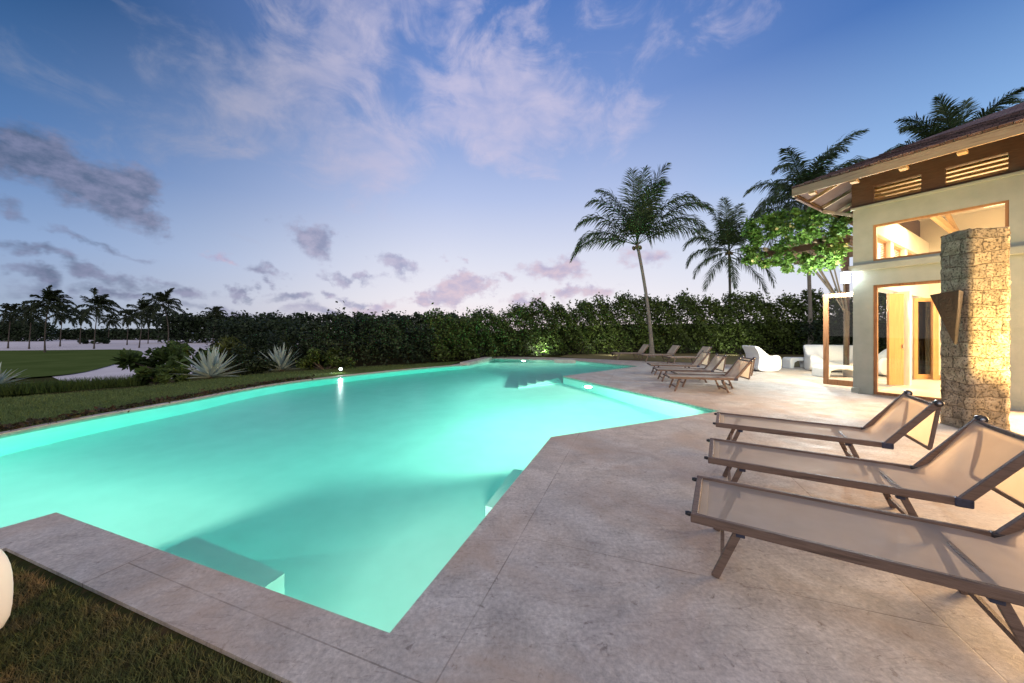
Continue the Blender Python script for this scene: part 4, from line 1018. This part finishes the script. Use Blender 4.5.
# clerestory frames on the side wall
for y0, y1 in ((.72,1.88),(2.22,3.38),(3.72,4.98)):
    mb = MB(); w = .05
    mb.box((.10,y0,3.302),(.2,y0+w,3.948)); mb.box((.10,y1-w,3.302),(.2,y1,3.948)); mb.box((.10,y0+w,3.302),(.2,y1-w,3.352)); mb.box((.10,y0+w,3.898),(.2,y1-w,3.948))
    wf = mb.build('window_frame', M['teak_door'], house)
    bl = MB()
    for k in range(11): bl.bar((.16,y0+w,3.37+.048*k),(.16,y1-w,3.37+.048*k),.04,.006,(.5,0,1))
    bl.build('blind', M['stucco_in'], wf)
# interior ceiling boards and trusses
hb([((.0,.302,5.30),(8.7,6.49,5.36))], 'ceiling', M['stucco_in'])
for k in range(6):
    x = .9+k*1.35
    mb = MB(); mb.bar((x,.32,4.62),(x,6.48,4.62),.09,.16); mb.bar((x,.32,4.7),(x,3.2,5.27),.08,.12); mb.bar((x,6.48,4.7),(x,3.2,5.27),.08,.12)
    mb.bar((x,1.6,4.7),(x,2.3,5.05),.06,.08); mb.build('roof_truss', M['slat_wood'], house)
# louvre band
mb = MB(); top = 5.40
LV = [(.36,1.10),(1.43,2.20),(2.53,3.30),(3.63,4.4),(4.73,5.5)]
x = -.03
for a, b in LV+[(8.99,9.0)]:
    mb.box((x,.02,4.56),(a,.16,4.99)); x = b
mb.box((-.03,.021,4.992),(9,.16,top)); 
for a, b in LV: mb.box((a,.02,4.56),(b,.16,4.615))
mb.box((-.03,.162,4.56),(.10,6.5,top))
mb.build('louvre_band', M['brown'], house)
for a, b in LV:
    lf = MB()
    for k in range(4):
        z = 4.655+.093*k
        lf.bar((a+.004,.09,z),(b-.004,.09,z),.085,.014,(0,-.85,.6))
    lf.build('louvre', M['slat_wood'], house)
# hip roof
tp_ = math.tan(R(25)); s0, s1, d0, d1 = -.825, 10.0, -1.2, 8.0; half = (d1-d0)/2
ez = 5.085; rz_ = ez+half*tp_
rf = MB()
vs = [(s0,d0,ez),(s1,d0,ez),(s1,d1,ez),(s0,d1,ez),(s0+half,d0+half,rz_),(s1,d0+half,rz_)]
rf.add(vs, [(0,1,5,4),(2,3,4,5),(3,0,4)])
ro = rf.build('roof', M['shingle'], house)
ro.modifiers.new('sol','SOLIDIFY').thickness = -.03
# shingle butts along the eave
sh = MB(); r_ = random.Random(3)
for course in range(9):
    dd = course*.18
    for k in range(int((s1-s0-dd)/.15)):
        x = s0+dd+k*.15; 
        z = ez+dd*tp_+.012+r_.uniform(0,.012)
        sh.box((x+.004,d0+dd-.03,z+.012),(x+.146,d0+dd-.015+.16,z+.028+0*tp_), Matrix.Translation((0,d0+dd,z)) @ Matrix.Rotation(R(20),4,'X') @ Matrix.Translation((0,-d0-dd,-z)))
sh.build('shingles', M['shingle'], ro)
sf = MB(); zi = 4.90
vs = [(s0+.03,d0+.03,zi+.04),(s1,d0+.03,zi+.04),(s0+.03+half,d0+half,zi+.04+(half-.03)*tp_),(s1,d0+half,zi+.04+(half-.03)*tp_),(s0+.03,d1,zi+.04)]
sf.add(vs, [(0,2,3,1),(4,2,0)])
sf.build('soffit', mat('dark_soffit_boards', [(.05,.028,.02),(.08,.045,.03)], 5, .7, stretch=(1,6,6)), ro)
fs_ = MB(); fs_.box((s0,d0,4.885),(s1,d0+.035,5.075)); fs_.box((s0,d0+.036,4.885),(s0+.035,d1,5.075))
fs_.build('fascia', M['beam'], ro)
g_ = MB(); g_.tube([(s0-.03,d0-.04,5.08),(s1,d0-.04,5.08)], .012, 6)
for k in range(13):
    x = -.45+k*.74
    rb = MB().bar((x,d0+.04,4.93),(x,.02,4.93+1.16*tp_),.06,.11); rb.build('rafter', M['beam'], ro)
    MB().box((x-.06,d0+.036,4.845),(x+.06,d0+.20,4.90)).build('rafter_block', M['slat_wood'], ro)
for k in range(5):
    y = -.3+k*.9
    MB().bar((s0+.04,y,4.93),(0,y,4.93+.78*tp_),.06,.11).build('rafter', M['beam'], ro)
# bracket strut under the corner
MB().bar((s0+.06,d0+.06,4.84),(s0+.06,.9,4.84),.05,.05).build('eave_rail', M['brown'], ro)
MB().bar((s0+.1,.5,4.80),(.0,.5,4.45),.05,.07).build('strut', M['beam'], ro)

# interior light
def hw(s, d, z):
    u = Vector((.5236,-.852)); w = Vector((.852,.5236)); p = Vector(HC[:2])+u*s+w*d; return (p.x, p.y, z)
WARM = (1,.72,.40)
lamp('ceiling_light', 'AREA', hw(1.3,2.2,4.5), 230, WARM, 2.2, target=hw(1.3,2.2,0), sizey=3)
lamp('ceiling_light', 'AREA', hw(5,3,4.5), 1500, WARM, 3.5, target=hw(5,3,0), sizey=4)
lamp('ceiling_wash', 'POINT', hw(2.0,2.6,3.4), 60, WARM, .3)
lamp('ceiling_wash', 'POINT', hw(1.0,1.3,4.95), 6, WARM, .1)
lamp('ceiling_wash', 'POINT', hw(3.2,1.3,4.95), 25, WARM, .1)
lamp('doorway_glow', 'AREA', hw(5.2,.5,1.45), 2900, (1,.62,.30), 4.0, target=hw(5.2,-3,1.0), sizey=2.2)

# wall lamp at the corner, plus an added fill light over the terrace
wl = empty('wall_lamp', hw(-.02,-.02,2.72), HR, 'glowing white box lantern on the corner of the house', 'lamp')
MB().box((-.16,-.16,0),(-.02,-.02,.26)).build('glass_shade', M['lamp_white'], wl, bevel=.01)
MB().box((-.17,-.17,.262),(-.01,-.01,.29)).build('cap', M['steel'], wl)
MB().bar((-.03,-.03,.28),(.03,.03,.28),.03,.03).build('bracket', M['steel'], wl)
lamp('wall_lamp_and_fill_light', 'POINT', hw(-.36,.22,2.80), 360, (.92,.97,1), .08)
lamp('wall_lamp_and_fill_light', 'POINT', hw(-1.5,2.4,2.2), 330, (.92,1,.92), .08)  # added fill to brighten the terrace, no fixture stands here

# ------------------------------------------------------------------ coral pillar and torch
pil = empty('stone_pillar', (7.05,5.3,0), 0, 'rough coral stone pillar in front of the glazed wall, warmly uplit', 'pillar')
def pillar():
    base = [(7.03,5.66),(6.935,5.27),(6.965,5.215),(7.20,5.15),(7.36,5.10),(7.52,5.50)]
    base = [(x-7.05,y-5.3) for x,y in base]
    bm = bmesh.new(); nz = 40; rr = random.Random(2); rings = []
    if area(base) < 0: base = base[::-1]
    dense = []
    for i in range(len(base)):
        p, q = Vector(base[i]), Vector(base[(i+1)%len(base)]); k = max(2, int((q-p).length/.045))
        for j in range(k): dense.append(p.lerp(q, j/k))
    for k in range(nz*2+1):
        z = 3.08*k/(nz*2)
        ring = []
        for i, p in enumerate(dense):
            jx = rr.gauss(0,.006); s_ = 1+jx*2+.012*math.sin(z*14+i*.9)*math.sin(i*1.3+z*5)
            ring.append(bm.verts.new((p.x*s_, p.y*s_, z+rr.gauss(0,.004)+(-.03*rr.random() if k == nz*2 else 0))))
        rings.append(ring)
    m_ = len(dense)
    for k in range(nz*2):
        for i in range(m_): bm.faces.new((rings[k][i], rings[k][(i+1)%m_], rings[k+1][(i+1)%m_], rings[k+1][i]))
    bm.faces.new(rings[-1])
    for f in bm.faces: f.smooth = True
    me = bpy.data.meshes.new('shaft'); bm.to_mesh(me); bm.free(); me.materials.append(M['coral'])
    o = bpy.data.objects.new('shaft', me); COL.objects.link(o); o.parent = pil
pillar()
to = empty('torch_sconce', (6.82,5.38,0), R(-68), 'dark iron wedge shaped torch holder on the shaded side of the coral pillar', 'sconce')
tb = MB(); zt = 1.5+38*5.3/345; zb_ = 1.5-12*5.3/345
hw_ = .135
tb.add([(-hw_,-.20,zt),(hw_,-.16,zt+.05),(hw_,-.01,zt+.03),(-hw_,-.01,zt),(.06,-.03,zb_),(.075,-.01,zb_)], [(0,1,4),(1,2,5,4),(2,3,5),(3,0,4,5)])
ob = tb.build('cone', M['iron'], to); ob.modifiers.new('s','SOLIDIFY').thickness = .008
MB().box((-.03,-.01,zt-.25),(.03,.03,zt-.12)).build('wall_bracket', M['iron'], to)
lamp('wall_uplight', 'SPOT', (7.5,4.3,.25), 480, (1,.62,.22), .06, target=(7.9,4.75,1.8), spot=120, blend=.8)
lamp('pillar_uplight', 'SPOT', (7.35,3.8,.22), 800, (1,.66,.25), .06, target=(7.2,5.1,1.8), spot=62, blend=.8)

# ------------------------------------------------------------------ pergola and vine
pg = empty('pergola', HC, HR, 'timber pergola beside the house, half covered by the flowering vine', 'pergola')
for d in (2.7,5.2): MB().box((-3.0,d-.06,4.2),(-.02,d+.06,4.4)).build('beam', M['brown'], pg)
for k in range(13):
    s = -2.95+k*.235; MB().box((s,2.4,4.402),(s+.06,5.5,4.52)).build('slat', M['beam'], pg)
for (s, d) in ((-1.45,5.2),(-.35,5.2)): MB().box((s-.07,d-.058,0),(s+.07,d+.058,4.198)).build('post', M['brown'], pg)
cz = empty('climbing_vine', (9.9,12.6,0), 0, 'bright green flowering vine spreading over the pergola, lit from the wall lamp', 'vine')
cs = []; rs = []; r = np.random.default_rng(12)
for i in range(110):
    px = 748+100*r.uniform(0,1)**1.25; k = (px-748)/100
    ylo = 272-16*abs(k-.5)*1.2; yhi = 212-10*math.sin(k*3.14)+14*(1-k)
    py = r.uniform(yhi, ylo); Yd = 12.2-2.3*k+r.uniform(-.7,.9)
    cs.append(((px-512)/FOC*Yd-9.9, Yd-12.6, EYE+(HZ-py)*Yd/FOC)); q = r.uniform(.10,.30); rs.append((q*1.2,q,q*.8))
P = clump_points(cs, rs, 110, 12, .75); V, Q = leaf_cloud(P, .13, .5, .1, .4, 12); np_mesh('foliage', V, Q, M['vine'], cz)
P2 = clump_points([cs[i] for i in range(14)], [(rs[i][0]*1.1,rs[i][1]*1.1,rs[i][2]*1.1) for i in range(14)], 7, 13, .2); V, Q = leaf_cloud(P2, .11, .9, .1, .3, 13); np_mesh('flowers', V, Q, M['flower'], cz)
st = MB(); 
e0 = Vector(hw(-1.45,5.05,0))-Vector((9.9,12.6,0))
for i in range(9):
    c = Vector(cs[i*3]); st.tube([e0, e0+Vector((0,0,2.2))+Vector((.05*i%.2,0,0)), e0.lerp(c,.4)+Vector((0,0,2.4)), c], [.04,.03,.022,.01], 6)
st.build('stem', M['bark'], cz)
bush('shrub', (19.5,20.0,-.03), 3.2, 3.6, 2, M['darkleaf'], 'tall dark shrub between the hedge and the trunk of the tallest palm', leaf=.2, nclump=20, per=230, seedv=17)

# ------------------------------------------------------------------ pool lamps
AQ = (1,.74,.57)
def pool_light(p, inward, power, label, z=-.55):
    root = empty('pool_light', (p[0], p[1], z), 0, label, 'pool light', 'underwater pool lights')
    a = Vector((*inward, 0)).normalized(); q = a.to_track_quat('Z','Y').to_matrix().to_4x4()
    MB().lathe([(.10,0),(.105,.012),(.085,.02),(.084,.012)], 18, M=q).build('rim', M['steel'], root)
    MB().lathe([(.001,.004),(.083,.004),(.083,.012),(.001,.02)], 18, M=q).build('lens', M['pool_lens'], root)
    lamp('pool_lamp', 'SPOT', Vector((p[0],p[1],z))+a*.1, power, AQ, .09, target=Vector((p[0],p[1],z-.0))+a, spot=172, blend=.3)
def along(P_, Q_, k, off=.004):
    p, q = Vector(P_), Vector(Q_); return tuple(p.lerp(q,k))
pool_light(along(A,(-5.1,.45),.25), (-.5,1), 330, 'underwater lamp in the pool wall near the left stone corner')
pool_light(along(D,E,.72), (-.9,-.4), 2500, 'underwater lamp in the wall below the distant row of loungers')
pool_light(along(Cc,D,.35), (-.43,.9), 2100, 'underwater lamp in the wall of the nearest deck corner')
pool_light(along(B,Cc,.40), (-.94,.34), 90, 'added underwater fill lamp in the long straight wall beside the near deck')  # made-up lamp and fitting, added to fill the dark near corner
pool_light(along(G,H,.62), (0,-1), 900, 'underwater lamp in the far wall of the pool')
pool_light((-6.95,2.1), (.9,.5), 700, 'underwater lamp in the pool wall outside the left edge of the photo')

# ------------------------------------------------------------------ render settings
scene.view_settings.view_transform = 'Standard'; scene.view_settings.look = 'None'; scene.view_settings.exposure = 0; scene.view_settings.gamma = 1
cy = scene.cycles; cy.max_bounces = 7; cy.diffuse_bounces = 3; cy.glossy_bounces = 3; cy.transmission_bounces = 4; cy.transparent_max_bounces = 12; cy.volume_bounces = 0
cy.caustics_reflective = False; cy.caustics_refractive = True; cy.sample_clamp_indirect = 3; cy.use_denoising = True; cy.use_light_tree = True
